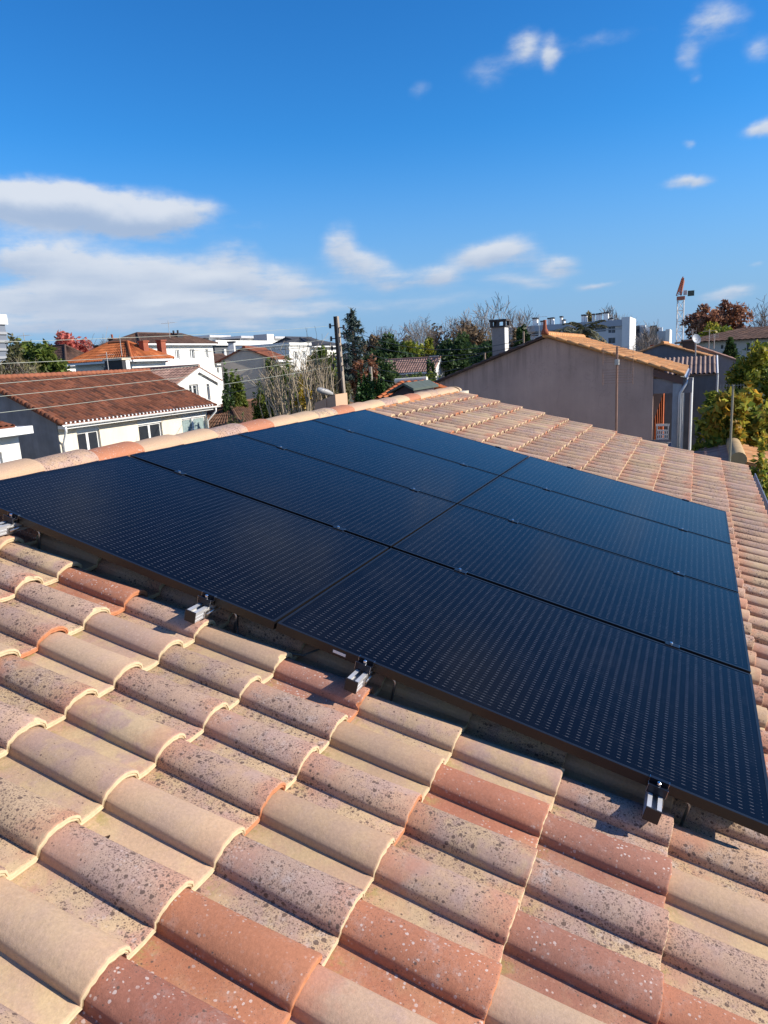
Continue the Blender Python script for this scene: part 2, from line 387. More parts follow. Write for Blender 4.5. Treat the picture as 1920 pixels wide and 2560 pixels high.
def tile_profile():
    pts = [(0.0, .000), (.020, -.004), (.055, -.006), (.084, -.005), (.0925, -.002), (.0935, .008), (.0948, .0170), (.0974, .0240)]
    for a in (145, 135, 124, 112, 99, 86, 73, 60, 47, 35, 25): pts.append((.1560 + .0620 * math.cos(R(a)), .001 + .0435 * math.sin(R(a)) ** .80))
    pts += [(.2165, .011), (.2190, .003)]
    return np.array(pts)
PROF = tile_profile()
KNOWN = {(5, 27): 'orange', (1, 22): 'red', (2, 23): 'red', (1, 21): 'red', (2, 26): 'red', (3, 26): 'red', (3, 24): 'red', (4, 24): 'red', (-3, 27): 'red', (0, 27): 'red',
         (0, 23): 'clean', (1, 24): 'clean', (0, 21): 'clean', (1, 26): 'clean', (-2, 25): 'clean', (-1, 27): 'clean', (4, 26): 'clean', (3, 23): 'clean',
         (0, 22): 'mauve', (1, 23): 'mauve', (3, 25): 'mauve', (4, 25): 'mauve', (-1, 25): 'mauve', (0, 25): 'mauve', (-2, 27): 'mauve', (3, 27): 'mauve', (0, 26): 'mauve',
         (0, 24): 'orange lip', (1, 25): 'orange lip', (-3, 25): 'orange lip'}   # course and column of the tiles seen closest
def main_tiles():
    V, F, T, Pl = [], [], [], []; base = 0
    n = len(PROF); ncol = int(round((U1 - U0) / PWID))
    nx = np.gradient(PROF[:, 0]); nz = np.gradient(PROF[:, 1]); ln = np.hypot(nx, nz); nrm = np.column_stack([-nz / ln, nx / ln])
    for k in range(-6, 6):
        vb = 2.225 + PLEN * k
        for c in range(ncol):
            u0 = U0 + c * PWID
            hue, bri, rnd = rng.random(3); hue *= .93; kind_ = KNOWN.get((k, c))
            if kind_ == 'red': hue, rnd = .84 + .12 * hue, .06 + .02 * rnd
            elif kind_ == 'clean': hue, rnd = (.02, .10, .40)[int(3 * hue)], .05
            elif kind_ == 'mauve': hue, rnd = .62 + .12 * hue, .13 + .01 * rnd
            elif kind_ == 'orange': hue, rnd = .985, .22
            elif kind_ == 'orange lip': hue, rnd = .6, .17
            elif k > -4 and 18 < c < 30: hue *= .74; rnd = rnd if (rnd * 11.7) % 1 < .84 else .21
            if c > 31: hue = hue * .72 if hue < .93 else hue
            du, dv, dh = rng.normal(0, .0015), rng.normal(0, .003), rng.normal(0, .0012)
            tilt = rng.normal(0, .004)
            vt = vb - PLEN - .05
            st = [(vt, -.012, 0.), (vb - PLEN * .5, .004, 0.), (vb - .006, .0190, 0.), (vb - .0012, .0177, 0.), (vb, .0155, 1.), (vb + .001, .0085, 1.), (vb - .0014, .0068, 1.), (vb - .0014, .0042, 1.), (vb + .0015, .0026, 1.), (vb, -.0020, 1.), (vb - .03, -.0030, 0.)]
            edge = rng.normal(0, .0011, n); chip = np.zeros(n)
            if rng.random() < .16: ia = int(rng.integers(3, n - 4)); chip[ia:ia + 2] = .006 + .008 * rng.random()
            for si, (v, lift, lip) in enumerate(st):
                al = (v - vt) / (vb - vt)
                # lift follows the outward normal so that the lip has an even thickness
                uu = u0 + PROF[:, 0] + nrm[:, 0] * lift * .45 + du; hh = PROF[:, 1] + lift * np.maximum(nrm[:, 1], .75) + dh + tilt * (PROF[:, 0] - .1)
                for a in range(n):
                    V.append(RP(uu[a], v + dv + (edge[a] if 2 <= si <= 9 else 0) - (chip[a] if 2 <= si <= 5 else 0), PAN + hh[a])); T.append((hue, bri, lip)); Pl.append((al, PROF[a, 0] / PWID, rnd))
            for i in range(len(st) - 1):
                for a in range(n - 1):
                    q = base + i * n + a; F.append((q, q + n, q + n + 1, q + 1))
            for i in range(3, len(st) - 2):
                pass
            # side ends of the lip
            F.append(tuple(base + i * n for i in range(2, len(st)))[::-1]); F.append(tuple(base + i * n + n - 1 for i in range(2, len(st))))
            base += len(st) * n
    mb = MB(); mb.v = [tuple(q) for q in V]; mb.f = F
    o = mb.build('roof_tiles', TILE, HOUSE, smooth=True)
    color_attr(o, 'tint', T); color_attr(o, 'place', Pl)
    o.data.set_sharp_from_angle(angle=R(48))
    return o
main_tiles()
VR = -.358                         # ridge line on the pan plane
RY, RZ = RP(0, VR, PAN)[1:]
def far_side(u, v, h=0.0):         # mirror slope beyond the ridge
    p = RP(u, v, h); return np.array([p[0], 2 * RY - p[1], p[2]])
BACKROOF = roof_mat('back_slope_clay', [(.46, .31, .21), (.40, .27, .21), (.36, .15, .09)])
tiled_slope('back_roof_tiles', far_side(U1, 4.0, PAN), far_side(U0, 4.0, PAN), far_side(U0, VR + .03, PAN), far_side(U1, VR + .03, PAN), BACKROOF, HOUSE, .21, .358, .05, .015, 5)
def ridge():
    caps = MB(); T, Pl = [], []
    u = .73 - .41 * 16; kinds = []
    orange = {.73 + .41 * 1: 1, .73 + .41 * 5: 1, }
    idx = -16
    ys = RY; 
    while u < U1 - .05:
        L = .41; ue = min(u + L, U1 + .02)
        hue = rng.choice([.05, .12, .2, .5, .6]) ; 
        if idx in (1, 5, 9, 14): hue = .93
        bri, rnd = .75 + .25 * rng.random(), (.13 if idx % 4 == 0 else .04)
        if idx in (1, 5, 9, 14): bri = .95
        for (uu, sc, dz, lip) in ((u - .045, .90, -.010, 0), (u, .905, -.009, 0), (u + L * .5, .97, -.001, 0), (ue - .03, 1.0, .004, 0), (ue - .004, 1.005, .0045, 0), (ue, .99, .002, .6), (ue, .90, -.010, .6)):
            for a in np.linspace(-6, 186, 15):
                y = ys + .138 * sc * math.cos(R(a)); z = RZ + .016 + dz + .064 * sc * math.sin(R(a))
                caps.v.append((uu, y, z)); T.append((hue, bri, lip)); Pl.append((.6, .6, rnd))
        b0 = len(caps.v) - 7 * 15
        for i in range(6):
            for a in range(14):
                q = b0 + i * 15 + a; caps.f.append((q, q + 1, q + 16, q + 15))
        u += L; idx += 1
    o = caps.build('ridge', TILE, HOUSE, smooth=True); color_attr(o, 'tint', T); color_attr(o, 'place', Pl)
    o.data.set_sharp_from_angle(angle=R(50))
    mo = MB()                      # mortar bedding that fills the tile channels below the ridge caps
    N = int((U1 - U0) / .03); 
    for sgn in (1, -1):
        i0 = len(mo.v)
        for i in range(N + 1):
            uu = U0 + (U1 - U0) * i / N; jit = .010 * math.sin(i * 2.1) + .008 * rng.random()
            yy = .136 + jit
            mo.v += [(uu, RY - sgn * .09, RZ + .030), (uu, RY - sgn * .122, RZ + .012), (uu, RY - sgn * yy, RZ - .026 + .004 * rng.random()), (uu, RY - sgn * (yy + .01), RZ - .085)]
        for i in range(N):
            for a in range(3):
                q = i0 + i * 4 + a; mo.f.append((q, q + 1, q + 5, q + 4))
    mo.build('mortar', MORTAR, HOUSE)
ridge()
# walls, eave board and gutters
def shell():
    ye, yb = RP(0, 3.55, PAN)[1], 2 * RY - RP(0, 3.55, PAN)[1]; ze = RP(0, 3.55, PAN - .06)[2]; x0, x1 = U0 + .35, U1 - .35
    mb = MB(); zr = RZ - .07
    sec = [(ye, 0), (yb, 0), (yb, ze), (RY, zr), (ye, ze)]
    mb.prism([(x0, y, z) for y, z in sec], (x1 - x0, 0, 0)); mb.build('wall', WALLC, HOUSE)
    deck = MB(); e0 = RP(0, 3.93, PAN - .03); b0 = far_side(0, 3.93, PAN - .03)
    prof = [(e0[1], e0[2]), (RY, RZ - .03), (b0[1], b0[2]), (b0[1], b0[2] - .04), (RY, RZ - .068), (e0[1], e0[2] - .04)]
    deck.prism([(U0 + .04, y, z) for y, z in prof], (U1 - U0 - .08, 0, 0)); deck.build('roof_deck', mat('pine_boards', (.33, .24, .15), .8, .2, 5), HOUSE)
    gm = mat('grey_zinc_gutter', (.28, .27, .33), .45, .1, 4, metal=.4)
    for sgn, nm in ((1, 'gutter'), (-1, 'gutter')):
        g = MB(); c = RP(0, 4.075, PAN - .055); yc = c[1] if sgn == 1 else 2 * RY - c[1]
        ring = [(yc + .062 * math.cos(R(a)), c[2] + .062 * math.sin(R(a))) for a in range(180, 361, 20)]
        inn = [(yc + .056 * math.cos(R(a)), c[2] + .056 * math.sin(R(a))) for a in range(360, 179, -20)]
        g.prism([(U0, y, z) for y, z in ring + inn], (U1 - U0, 0, 0))
        if sgn == 1: g.tube([(U0, yc - .062, c[2] + .004), (U1, yc - .062, c[2] + .004)], .009, 8)
        g.build(nm, gm, HOUSE)
shell()

# ------------------------------------------------------------------ solar array
ALU_BLACK = mat('black_anodised_frame', (.012, .011, .012), .35, .1, 8, metal=.2)
FRAME_SIDE = ALU_BLACK
GLASS = glass_cells_mat()
ALU = mat('mill_aluminium', (.60, .60, .61), .5, .06, 20, metal=.5)
STEEL = mat('stainless_steel', (.50, .47, .45), .38, .1, 20, metal=1.0)
BOLT = mat('bright_bolt_steel', (.85, .85, .86), .22, .05, 20, metal=1.0)
BLACKP = mat('black_end_cap_plastic', (.014, .012, .012), .5, .1, 10)
CLAMPM = mat('black_anodised_clamp', (.02, .024, .036), .33, .1, 20, metal=.6)
BPITCH = 1.7856; PW_, PL_ = 1.12, 1.7776
COLN = ['nearest the camera', 'second from the camera', 'third from the camera', 'farthest from the camera']
def ebox(mb, u0, u1, v0, v1, h0, h1):
    o = RP(u0, v0, h0); mb.obox(o, RP(u1, v0, h0) - o, RP(u0, v1, h0) - o, RP(u0, v0, h1) - o)
def make_panel():
    root = thing('solar_panel', '', 'solar panel', RP(0, 0, -.035), 'solar panels on the roof')
    f = MB(); lw = .011
    ebox(f, 0, PW_, 0, lw, -.035, 0); ebox(f, 0, PW_, PL_ - lw, PL_, -.035, 0)
    ebox(f, 0, lw, lw, PL_ - lw, -.035, 0); ebox(f, PW_ - lw, PW_, lw, PL_ - lw, -.035, 0)
    ebox(f, lw, lw + .022, lw, PL_ - lw, -.035, -.033); ebox(f, PW_ - lw - .022, PW_ - lw, lw, PL_ - lw, -.035, -.033)
    f.build('frame', ALU_BLACK, root)
    g = MB(); ebox(g, lw + .0005, PW_ - lw - .0005, lw + .0005, PL_ - lw - .0005, -.0075, -.0012)
    o = g.build('glass', GLASS, root)
    uv = o.data.uv_layers.new(name='cells')
    for poly in o.data.polygons:
        for li in poly.loop_indices:
            q = g.v[o.data.loops[li].vertex_index]
            vv = (-(q[1]) * CT - (q[2] - ZO) * ST); uv.data[li].uv = (q[0] - lw, vv - lw)
    return root
proto = make_panel()
panels = []
for j in range(2):
    for i in range(4):
        if (i, j) == (0, 0): r = proto
        else:
            r = proto.copy(); COL.objects.link(r)
            for ch in list(proto.children):
                c = ch.copy(); COL.objects.link(c); c.parent = r
        panels.append((r, i, j))
for r, i, j in panels:
    r.location = tuple(RP(i * 1.14 + (.01 if i else .0), j * BPITCH + (.004 if j else 0), -.035))
    r['label'] = 'black solar panel in the %s row, %s' % (['upper row beside the ridge', 'lower row towards the eave'][j].replace(' row', '', 1) if False else ['upper', 'lower'][j], COLN[i])
st = MB(); ebox(st, -.0012, 0, 2.04, 2.093, -.024, -.013)
o = st.build('label_sticker', mat('white_paper_sticker', (.78, .74, .70), .6, .05, 60), [p for p, i, j in panels if (i, j) == (0, 1)][0])

RAILV = (.39, 1.468, 2.178, 3.225)
RAILN = ['ridge', 'upper middle', 'lower middle', 'eave']
def make_rail(v, k):
    root = thing('mounting_rail', ['aluminium mounting rail closest to the ridge, running under the upper panels', 'aluminium mounting rail under the lower edge of the upper row of panels', 'aluminium mounting rail under the top edge of the lower row of panels', 'aluminium mounting rail closest to the eave, under the lower panels'][k], 'mounting rail', RP(-.11, v, -.078), 'mounting rails under the panels')
    u0, u1 = -.105, 4.66; w_ = .021
    r = MB()
    ebox(r, u0, u1, v - w_, v + w_, -.0775, -.0735)
    for s in (-1, 1):
        a, b_ = (v - w_, v - w_ + .0032) if s < 0 else (v + w_ - .0032, v + w_)
        ebox(r, u0, u1, a, b_, -.0735, -.0375)
        a, b_ = (v - w_ - .0012, v - w_ + .0125) if s < 0 else (v + w_ - .0125, v + w_ + .0012)
        ebox(r, u0, u1, a, b_, -.0375, -.0352)
        a, b_ = (v - w_ - .002, v - w_) if s < 0 else (v + w_, v + w_ + .002)
        ebox(r, u0, u1, a, b_, -.062, -.055); ebox(r, u0, u1, a, b_, -.0775, -.070)
    ebox(r, u0, u1, v - w_ + .0032, v + w_ - .0032, -.058, -.0555)
    r.build('rail', ALU, root)
    for (ua, ub) in ((u0 - .006, u0), (u1, u1 + .006)):
        c = MB(); ebox(c, ua, ub, v - w_ - .0025, v + w_ + .0025, -.0795, -.0335); c.build('end_cap', BLACKP, root)
    # end clamps, one at each end, with a bolt
    for (ue, s) in ((0.0, -1), (4.55, 1)):
        c = MB(); hw = .030
        def eb(ua, ub, va, vb, ha, hb):
            lo, hi = (ue + s * ua, ue + s * ub); ebox(c, min(lo, hi), max(lo, hi), v + va, v + vb, ha, hb)
        eb(.0255, .029, -hw, hw, -.0350, -.006)          # outer upright
        eb(.0015, .0255, -hw, hw, -.0165, -.0130)         # web the bolt stands on
        eb(.0015, .0050, -hw, hw, -.0130, .0012)           # riser against the frame
        eb(-.0085, .0050, -hw, hw, .0012, .0046)           # tongue on the frame
        eb(.0015, .0050, -hw, hw, -.0350, -.0165)
        cl = c.build('end_clamp', CLAMPM, root)
        for sv in (-1, 1):                                 # bare sawn ends of the profile
            ed = MB(); va, vb = (hw, hw + .0006) if sv > 0 else (-hw - .0006, -hw)
            for q in ((.0250, .0295, -.035, -.0055), (.0015, .0250, -.017, -.0125), (.0010, .0055, -.0125, .0012), (-.009, .0055, .0008, .005)):
                lo, hi = ue + s * q[0], ue + s * q[1]; ebox(ed, min(lo, hi), max(lo, hi), v + va, v + vb, q[2], q[3])
            ed.build('cut_edge', BOLT, cl)
        b = MB(); uc = ue + s * .0150; n_ = RP(0, 0, 1) - RP(0, 0, 0)
        b.tube([RP(uc, v, -.013), RP(uc, v, -.0055), RP(uc, v, .0035), RP(uc, v, .0050)], [.0068, .0068, .0062, .004], 14); b.build('bolt', BOLT, cl)
    for i in (1, 2, 3):
        uc = 1.14 * i; c = MB(); hw = .031
        ebox(c, uc - .019, uc + .019, v - hw, v + hw, .0008, .0040); ebox(c, uc - .008, uc + .008, v - hw, v + hw, -.0350, .0008)
        cl = c.build('mid_clamp', CLAMPM, root)
        b = MB(); b.tube([RP(uc, v - .006, .0038), RP(uc, v - .006, .0105), RP(uc, v - .006, .0118)], [.0075, .0072, .005], 12)
        b.build('bolt', BOLT, cl)
        b = MB(); ebox(b, uc - .019, uc + .019, v + hw, v + hw + .001, .0005, .0045); b.build('cut_edge', BOLT, cl)
    # roof hooks that carry the rail
    for u in (.045, 1.30, 2.45, 3.70, 4.50):
        hk = MB(); vh = v + .112
        hk.tube([RP(u - .085, v + .0255, -.064), RP(u - .02, v + .027, -.058), RP(u - .006, v + .031, -.0570), RP(u, v + .042, -.0572), RP(u, vh - .014, -.0585), RP(u, vh - .004, -.062), RP(u, vh, -.071), RP(u, vh, -.165)], .0058, 8)
        hk.build('roof_hook', STEEL, root, smooth=True)
        pl = MB(); ebox(pl, u - .095, u - .05, v + .0232, v + .028, -.080, -.048); pl.build('hook_plate', STEEL, root)
for k, v in enumerate(RAILV): make_rail(v, k)
def dead_leaf(px, py, label, a):
    p = on_z(px, py, 5.0); n_ = RP(0, 0, 1) - RP(0, 0, 0); o = RP(0, 0, PAN + .004); t_ = ((o - CAM) @ n_) / (ray(px, py) @ n_); c = CAM + ray(px, py) * t_
    e1 = (RP(1, 0, 0) - RP(0, 0, 0)); e2 = (RP(0, 1, 0) - RP(0, 0, 0)); d = e1 * math.cos(a) + e2 * math.sin(a); w_ = np.cross(n_, d); mb = MB()
    for s_ in (0, .2, .45, .7, .9, 1):
        hw = .0085 * math.sin(math.pi * min(.97, s_ * .9 + .06)); q = c + d * (s_ - .5) * .032 + n_ * (.004 + .008 * (s_ - .5) ** 2 * 4)
        mb.v += [tuple(q - w_ * hw + n_ * .004), tuple(q), tuple(q + w_ * hw + n_ * .005)]
    for i in range(5):
        for j in (0, 1): b_ = i * 3 + j; mb.f.append((b_, b_ + 1, b_ + 4, b_ + 3))
    tag(mb.build('dead_leaf', mat('dry_leaf_brown', (.10, .06, .035), .8, .3, 60), place=c, smooth=True), label, 'leaf')
dead_leaf(258, 2106, 'small curled dry brown leaf lying in a tile channel, bottom left', .5)
cb = MB(); cb.tube([RP(.10, 1.55, -.10), RP(.04, 1.60, -.135), RP(.02, 1.72, -.150), RP(.05, 1.90, -.12), RP(.25, 2.0, -.08)], .004, 8)
tag(cb.build('cable', mat('grey_cable_sheath', (.10, .095, .09), .6), smooth=True), 'thin grey cable hanging loose below the front edge of the panels', 'cable')

# ------------------------------------------------------------------ houses of the neighbourhood
PANE = mat('window_glass', (.03, .035, .045), .08, .1, 3, spec=.8)
PANE_C = mat('window_glass_with_curtain', (.28, .36, .36), .15, .25, 9, spec=.8)
PVC = mat('white_pvc', (.78, .78, .76), .45, .04, 6)
DARKIN = mat('dark_interior', (.015, .014, .013), .9)
def grid_wall(mb, P, ex, L, z0, z1, ops, nrm, depth=.16):
    """vertical wall from P along ex, with rectangular openings (t0,t1,za,zb) and their reveals"""
    ts = sorted({0.0, L, *[q for o in ops for q in o[:2]]}); zs = sorted({z0, z1, *[q for o in ops for q in o[2:4]]})
    pt = lambda t, z, d=0.0: (P[0] + ex[0] * t - nrm[0] * d, P[1] + ex[1] * t - nrm[1] * d, z)
    for a, b in zip(ts, ts[1:]):
        for c, d in zip(zs, zs[1:]):
            if any(o[0] - 1e-6 <= a and b <= o[1] + 1e-6 and o[2] - 1e-6 <= c and d <= o[3] + 1e-6 for o in ops): continue
            mb.face([pt(a, c), pt(b, c), pt(b, d), pt(a, d)])
    for o in ops:
        a, b, c, d = o[:4]
        for q in (((a, c), (b, c)), ((b, c), (b, d)), ((b, d), (a, d)), ((a, d), (a, c))):
            mb.face([pt(*q[0]), pt(*q[1]), pt(*q[1], depth), pt(*q[0], depth)])
def fit_window(parent, P, ex, nrm, o, leaves=2, box=0.0, pane=None, fm=None, depth=.16, sill=False):
    a, b, c, d = o[:4]; e3 = np.array([ex[0], ex[1], 0.]); n3 = np.array([nrm[0], nrm[1], 0.])
    org = lambda t, z, dd: np.array([P[0], P[1], 0.]) + e3 * t - n3 * dd + np.array([0, 0, z])
    f = MB(); fw = min(.07, (b - a) * .12); bar = lambda t0, t1, z0, z1, d0=.10, d1=.155: f.obox(org(t0, z0, d0), e3 * (t1 - t0), -n3 * (d1 - d0), (0, 0, z1 - z0))
    top = d - box
    bar(a, a + fw, c, top); bar(b - fw, b, c, top); bar(a + fw, b - fw, c, c + fw); bar(a + fw, b - fw, top - fw, top)
    for i in range(1, leaves):
        t = a + (b - a) * i / leaves; bar(t - fw * .9, t + fw * .9, c + fw, top - fw)
    fr = f.build('window', fm or PVC, parent)
    g = MB(); g.obox(org(a + fw * .5, c + fw * .5, .125), e3 * (b - a - fw), -n3 * .02, (0, 0, top - c - fw)); g.build('pane', pane or PANE, fr)
    if box: s = MB(); s.obox(org(a, top, .02), e3 * (b - a), -n3 * .13, (0, 0, box)); s.build('shutter_box', PVC, fr)
    if sill: s = MB(); s.obox(org(a - .06, c - .06, -.06), e3 * (b - a + .12), -n3 * .2, (0, 0, .06)); s.build('sill', PVC, fr)
    return fr

def building(name, label, cat, corner, D, left_px, right_px, walls, roof=None, kind='hip', rise=1.6, over=.35, mind=(3, 2), win_l=(), win_r=(), gutter=PVC, pw=.24, pl=.38, amp=.045, zbase=0.0, group=None, leftmat=None, wopt={}, ridge_m=None, soffit=None):
    """axis-parallel house: `corner` is the eave corner nearest to us; a left face runs away along +y, a right face along +x"""
    c = at(*corner, D); x0, y0, ze = c
    y1 = max(on_x(*left_px, x0)[1], y0 + mind[0]) if left_px else y0 + mind[0]
    x1 = max(on_y(*right_px, y0)[0], x0 + mind[1]) if right_px else x0 + mind[1]
    root = thing(name, label, cat, ((x0 + x1) / 2, (y0 + y1) / 2, zbase), group)
    zw = ze if kind == 'flat' else ze - .02
    opl, opr = [], []
    for w_ in win_l:
        A, B = on_x(w_[0], w_[1], x0), on_x(w_[2], w_[3], x0); t0, t1 = sorted((A[1] - y0, B[1] - y0)); z0, z1 = sorted((A[2], B[2]))
        if t1 > .1 and t0 < y1 - y0 - .1: opl.append((max(.05, t0), min(t1, y1 - y0 - .05), max(z0, zbase + .1), min(z1, zw - .05), w_[4:] if len(w_) > 4 else ()))
    for w_ in win_r:
        A, B = on_y(w_[0], w_[1], y0), on_y(w_[2], w_[3], y0); t0, t1 = sorted((A[0] - x0, B[0] - x0)); z0, z1 = sorted((A[2], B[2]))
        if t1 > .1 and t0 < x1 - x0 - .1: opr.append((max(.05, t0), min(t1, x1 - x0 - .05), max(z0, zbase + .1), min(z1, zw - .05), w_[4:] if len(w_) > 4 else ()))
    ym, xm = (y0 + y1) / 2, (x0 + x1) / 2; zr = ze + rise
    wb = MB(); lb = MB() if leftmat else wb
    grid_wall(wb, (x0, y0), (1, 0), x1 - x0, zbase, zw, opr, (0, -1))
    grid_wall(lb, (x0, y0), (0, 1), y1 - y0, zbase, zw, opl, (-1, 0))
    wb.face([(x1, y0, zbase), (x1, y1, zbase), (x1, y1, zw), (x1, y0, zw)]); wb.face([(x0, y1, zbase), (x1, y1, zbase), (x1, y1, zw), (x0, y1, zw)])
    if kind == 'gx':
        lb.face([(x0, y0, zw), (x0, y1, zw), (x0, ym, zr - .06)]); wb.face([(x1, y0, zw), (x1, y1, zw), (x1, ym, zr - .06)])
    if kind == 'gy':
        wb.face([(x0, y0, zw), (x1, y0, zw), (xm, y0, zr - .06)]); wb.face([(x0, y1, zw), (x1, y1, zw), (xm, y1, zr - .06)])
    wb.build('wall', walls, root)
    if leftmat: lb.build('gable_wall', leftmat, root)
    for (P, ex, nr, ops) in (((x0, y0), (0, 1), (-1, 0), opl), ((x0, y0), (1, 0), (0, -1), opr)):
        for o in ops:
            kw = dict(o[4][0]) if o[4] else {}
            fit_window(root, P, ex, nr, o, **{**wopt, **kw})
    def dn(k): return -over * rise / k
    if roof is not None and kind != 'flat':
        args = (roof, root, pw, pl, amp, .02, 4)
        if kind == 'gx':
            k = (y1 - y0) / 2; zo = ze + dn(k); a, b = x0 - .12, x1 + .12
            tiled_slope('roof_slope', (a, y0 - over, zo), (b, y0 - over, zo), (b, ym, zr), (a, ym, zr), *args)
            tiled_slope('roof_slope', (b, y1 + over, zo), (a, y1 + over, zo), (a, ym, zr), (b, ym, zr), *args)
            rd = [(a - .03, ym, zr), (b + .03, ym, zr)]; hips = [rd]
        elif kind == 'gy':
            k = (x1 - x0) / 2; zo = ze + dn(k); a, b = y0 - .15, y1 + .15
            tiled_slope('roof_slope', (x0 - over, b, zo), (x0 - over, a, zo), (xm, a, zr), (xm, b, zr), *args)
            tiled_slope('roof_slope', (x1 + over, a, zo), (x1 + over, b, zo), (xm, b, zr), (xm, a, zr), *args)
            hips = [[(xm, a - .03, zr), (xm, b + .03, zr)]]
        elif kind == 'hip':
            k = min(x1 - x0, y1 - y0) / 2; zo = ze + dn(k); X0, X1, Y0, Y1 = x0 - over, x1 + over, y0 - over, y1 + over
            if x1 - x0 >= y1 - y0: r0, r1 = (x0 + k, ym, zr), (x1 - k, ym, zr)
            else: r0, r1 = (xm, y0 + k, zr), (xm, y1 - k, zr)
            cs = [(X0, Y0, zo), (X1, Y0, zo), (X1, Y1, zo), (X0, Y1, zo)]
            if x1 - x0 >= y1 - y0: sl = [(cs[0], cs[1], r1, r0), (cs[1], cs[2], r1, r1), (cs[2], cs[3], r0, r1), (cs[3], cs[0], r0, r0)]; hips = [[cs[0], r0], [cs[3], r0], [cs[1], r1], [cs[2], r1], [r0, r1]]
            else: sl = [(cs[0], cs[1], r0, r0), (cs[1], cs[2], r1, r0), (cs[2], cs[3], r1, r1), (cs[3], cs[0], r0, r1)]; hips = [[cs[0], r0], [cs[1], r0], [cs[3], r1], [cs[2], r1], [r0, r1]]
            for s in sl: tiled_slope('roof_slope', *s, *args)
        hb = MB()
        for h in hips: hb.tube([np.array(q) + np.array([0, 0, .02]) for q in h], .10, 8)
        hr = hb.build('ridge', ridge_m or roof, root); color_attr(hr, 'tint', np.tile([.3, .6, 0], (len(hb.v), 1)))
        if gutter is not None:
            g = MB()
            if kind in ('gx', 'hip'): g.box((x0 - .1 if kind == 'gx' else x0 - over, y0 - over - .13, zo - .15), (x1 + .12, y0 - over - .01, zo - .02)); g.box((x0, y0 - over - .005, zo - .20), (x1, y0 - over + .02, zo - .07)); g.face([(x0 - .05, y0 - over, zo - .12), (x1, y0 - over, zo - .12), (x1, y0 - .001, ze - .10), (x0 - .05, y0 - .001, ze - .10)])
            if kind in ('gy', 'hip'): g.box((x0 - over - .13, y0 - (over if kind == 'hip' else .1), zo - .15), (x0 - over - .01, y1 + .1, zo - .02))
            if kind == 'gy':
                for s in (1, -1):
                    e = np.array([xm + s * ((x1 - x0) / 2 + over), y0 - .17, zo - .09]); r_ = np.array([xm, y0 - .17, zr - .09]); g.prism([e, r_, r_ - np.array([0, 0, .24]), e - np.array([0, 0, .24])], (0, .05, 0))
            g.build('gutter', gutter, root)
    return root, (x0, x1, y0, y1, ze, zr)
def turn(root, b, deg):
    """turn a finished house about its near corner"""
    c = np.array([b[0], b[2], 0.]); d = np.array(root.location) - c; a = R(deg)
    root.location = (c[0] + d[0] * math.cos(a) - d[1] * math.sin(a), c[1] + d[0] * math.sin(a) + d[1] * math.cos(a), root.location[2]); root.rotation_euler[2] = a
def stack(parent, px, py_top, D, w, h, d, m, cap=None, capname='chimney_cap', pots=0, name='chimney'):
    p = at(px, py_top, D); x, y, z = p
    ch = MB().box((x - d / 2, y - w / 2, z - h), (x + d / 2, y + w / 2, z)).build(name, m, parent)
    if cap is not None: MB().box((x - d / 2 - .06, y - w / 2 - .06, z), (x + d / 2 + .06, y + w / 2 + .06, z + .09)).build(capname, cap, ch)
    for i in range(pots):
        q = y - w / 2 + w * (i + .5) / pots; t = MB().tube([(x, q, z), (x, q, z + .45)], .09, 8); t.build('flue', cap or m, ch)
    return ch

WHITE = mat('white_render', (.80, .785, .74), .9, .06, .8, .15, 60, streak=.10)
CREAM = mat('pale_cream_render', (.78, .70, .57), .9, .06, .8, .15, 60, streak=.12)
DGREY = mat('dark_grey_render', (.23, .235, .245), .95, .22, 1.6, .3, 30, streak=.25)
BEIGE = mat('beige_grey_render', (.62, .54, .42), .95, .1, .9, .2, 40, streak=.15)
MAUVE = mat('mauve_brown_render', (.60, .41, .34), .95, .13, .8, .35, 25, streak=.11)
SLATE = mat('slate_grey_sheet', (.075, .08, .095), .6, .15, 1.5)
BROWNT = roof_mat('old_brown_tile', [(.19, .075, .044), (.27, .10, .055), (.12, .055, .038), (.23, .082, .045)], .25)
DBROWN = roof_mat('dark_brown_tile', [(.13, .075, .055), (.10, .06, .048), (.17, .095, .065)], .3)
ORANGE = roof_mat('new_orange_tile', [(.45, .135, .045), (.40, .115, .042), (.50, .17, .06)], .08)
REDBR = roof_mat('red_brown_tile', [(.26, .085, .045), (.20, .07, .042), (.30, .11, .06)], .2)
TANT = roof_mat('sandy_orange_tile', [(.60, .29, .12), (.54, .25, .10), (.64, .36, .17), (.56, .27, .12)], .05)
PINKT = roof_mat('pale_pink_tile', [(.40, .24, .18), (.34, .20, .16), (.44, .28, .21)], .15)
BRICK = mat('red_brick', (.30, .085, .045), .9, .2, 4)
SOOT = mat('dark_chimney_metal', (.03, .03, .035), .6)

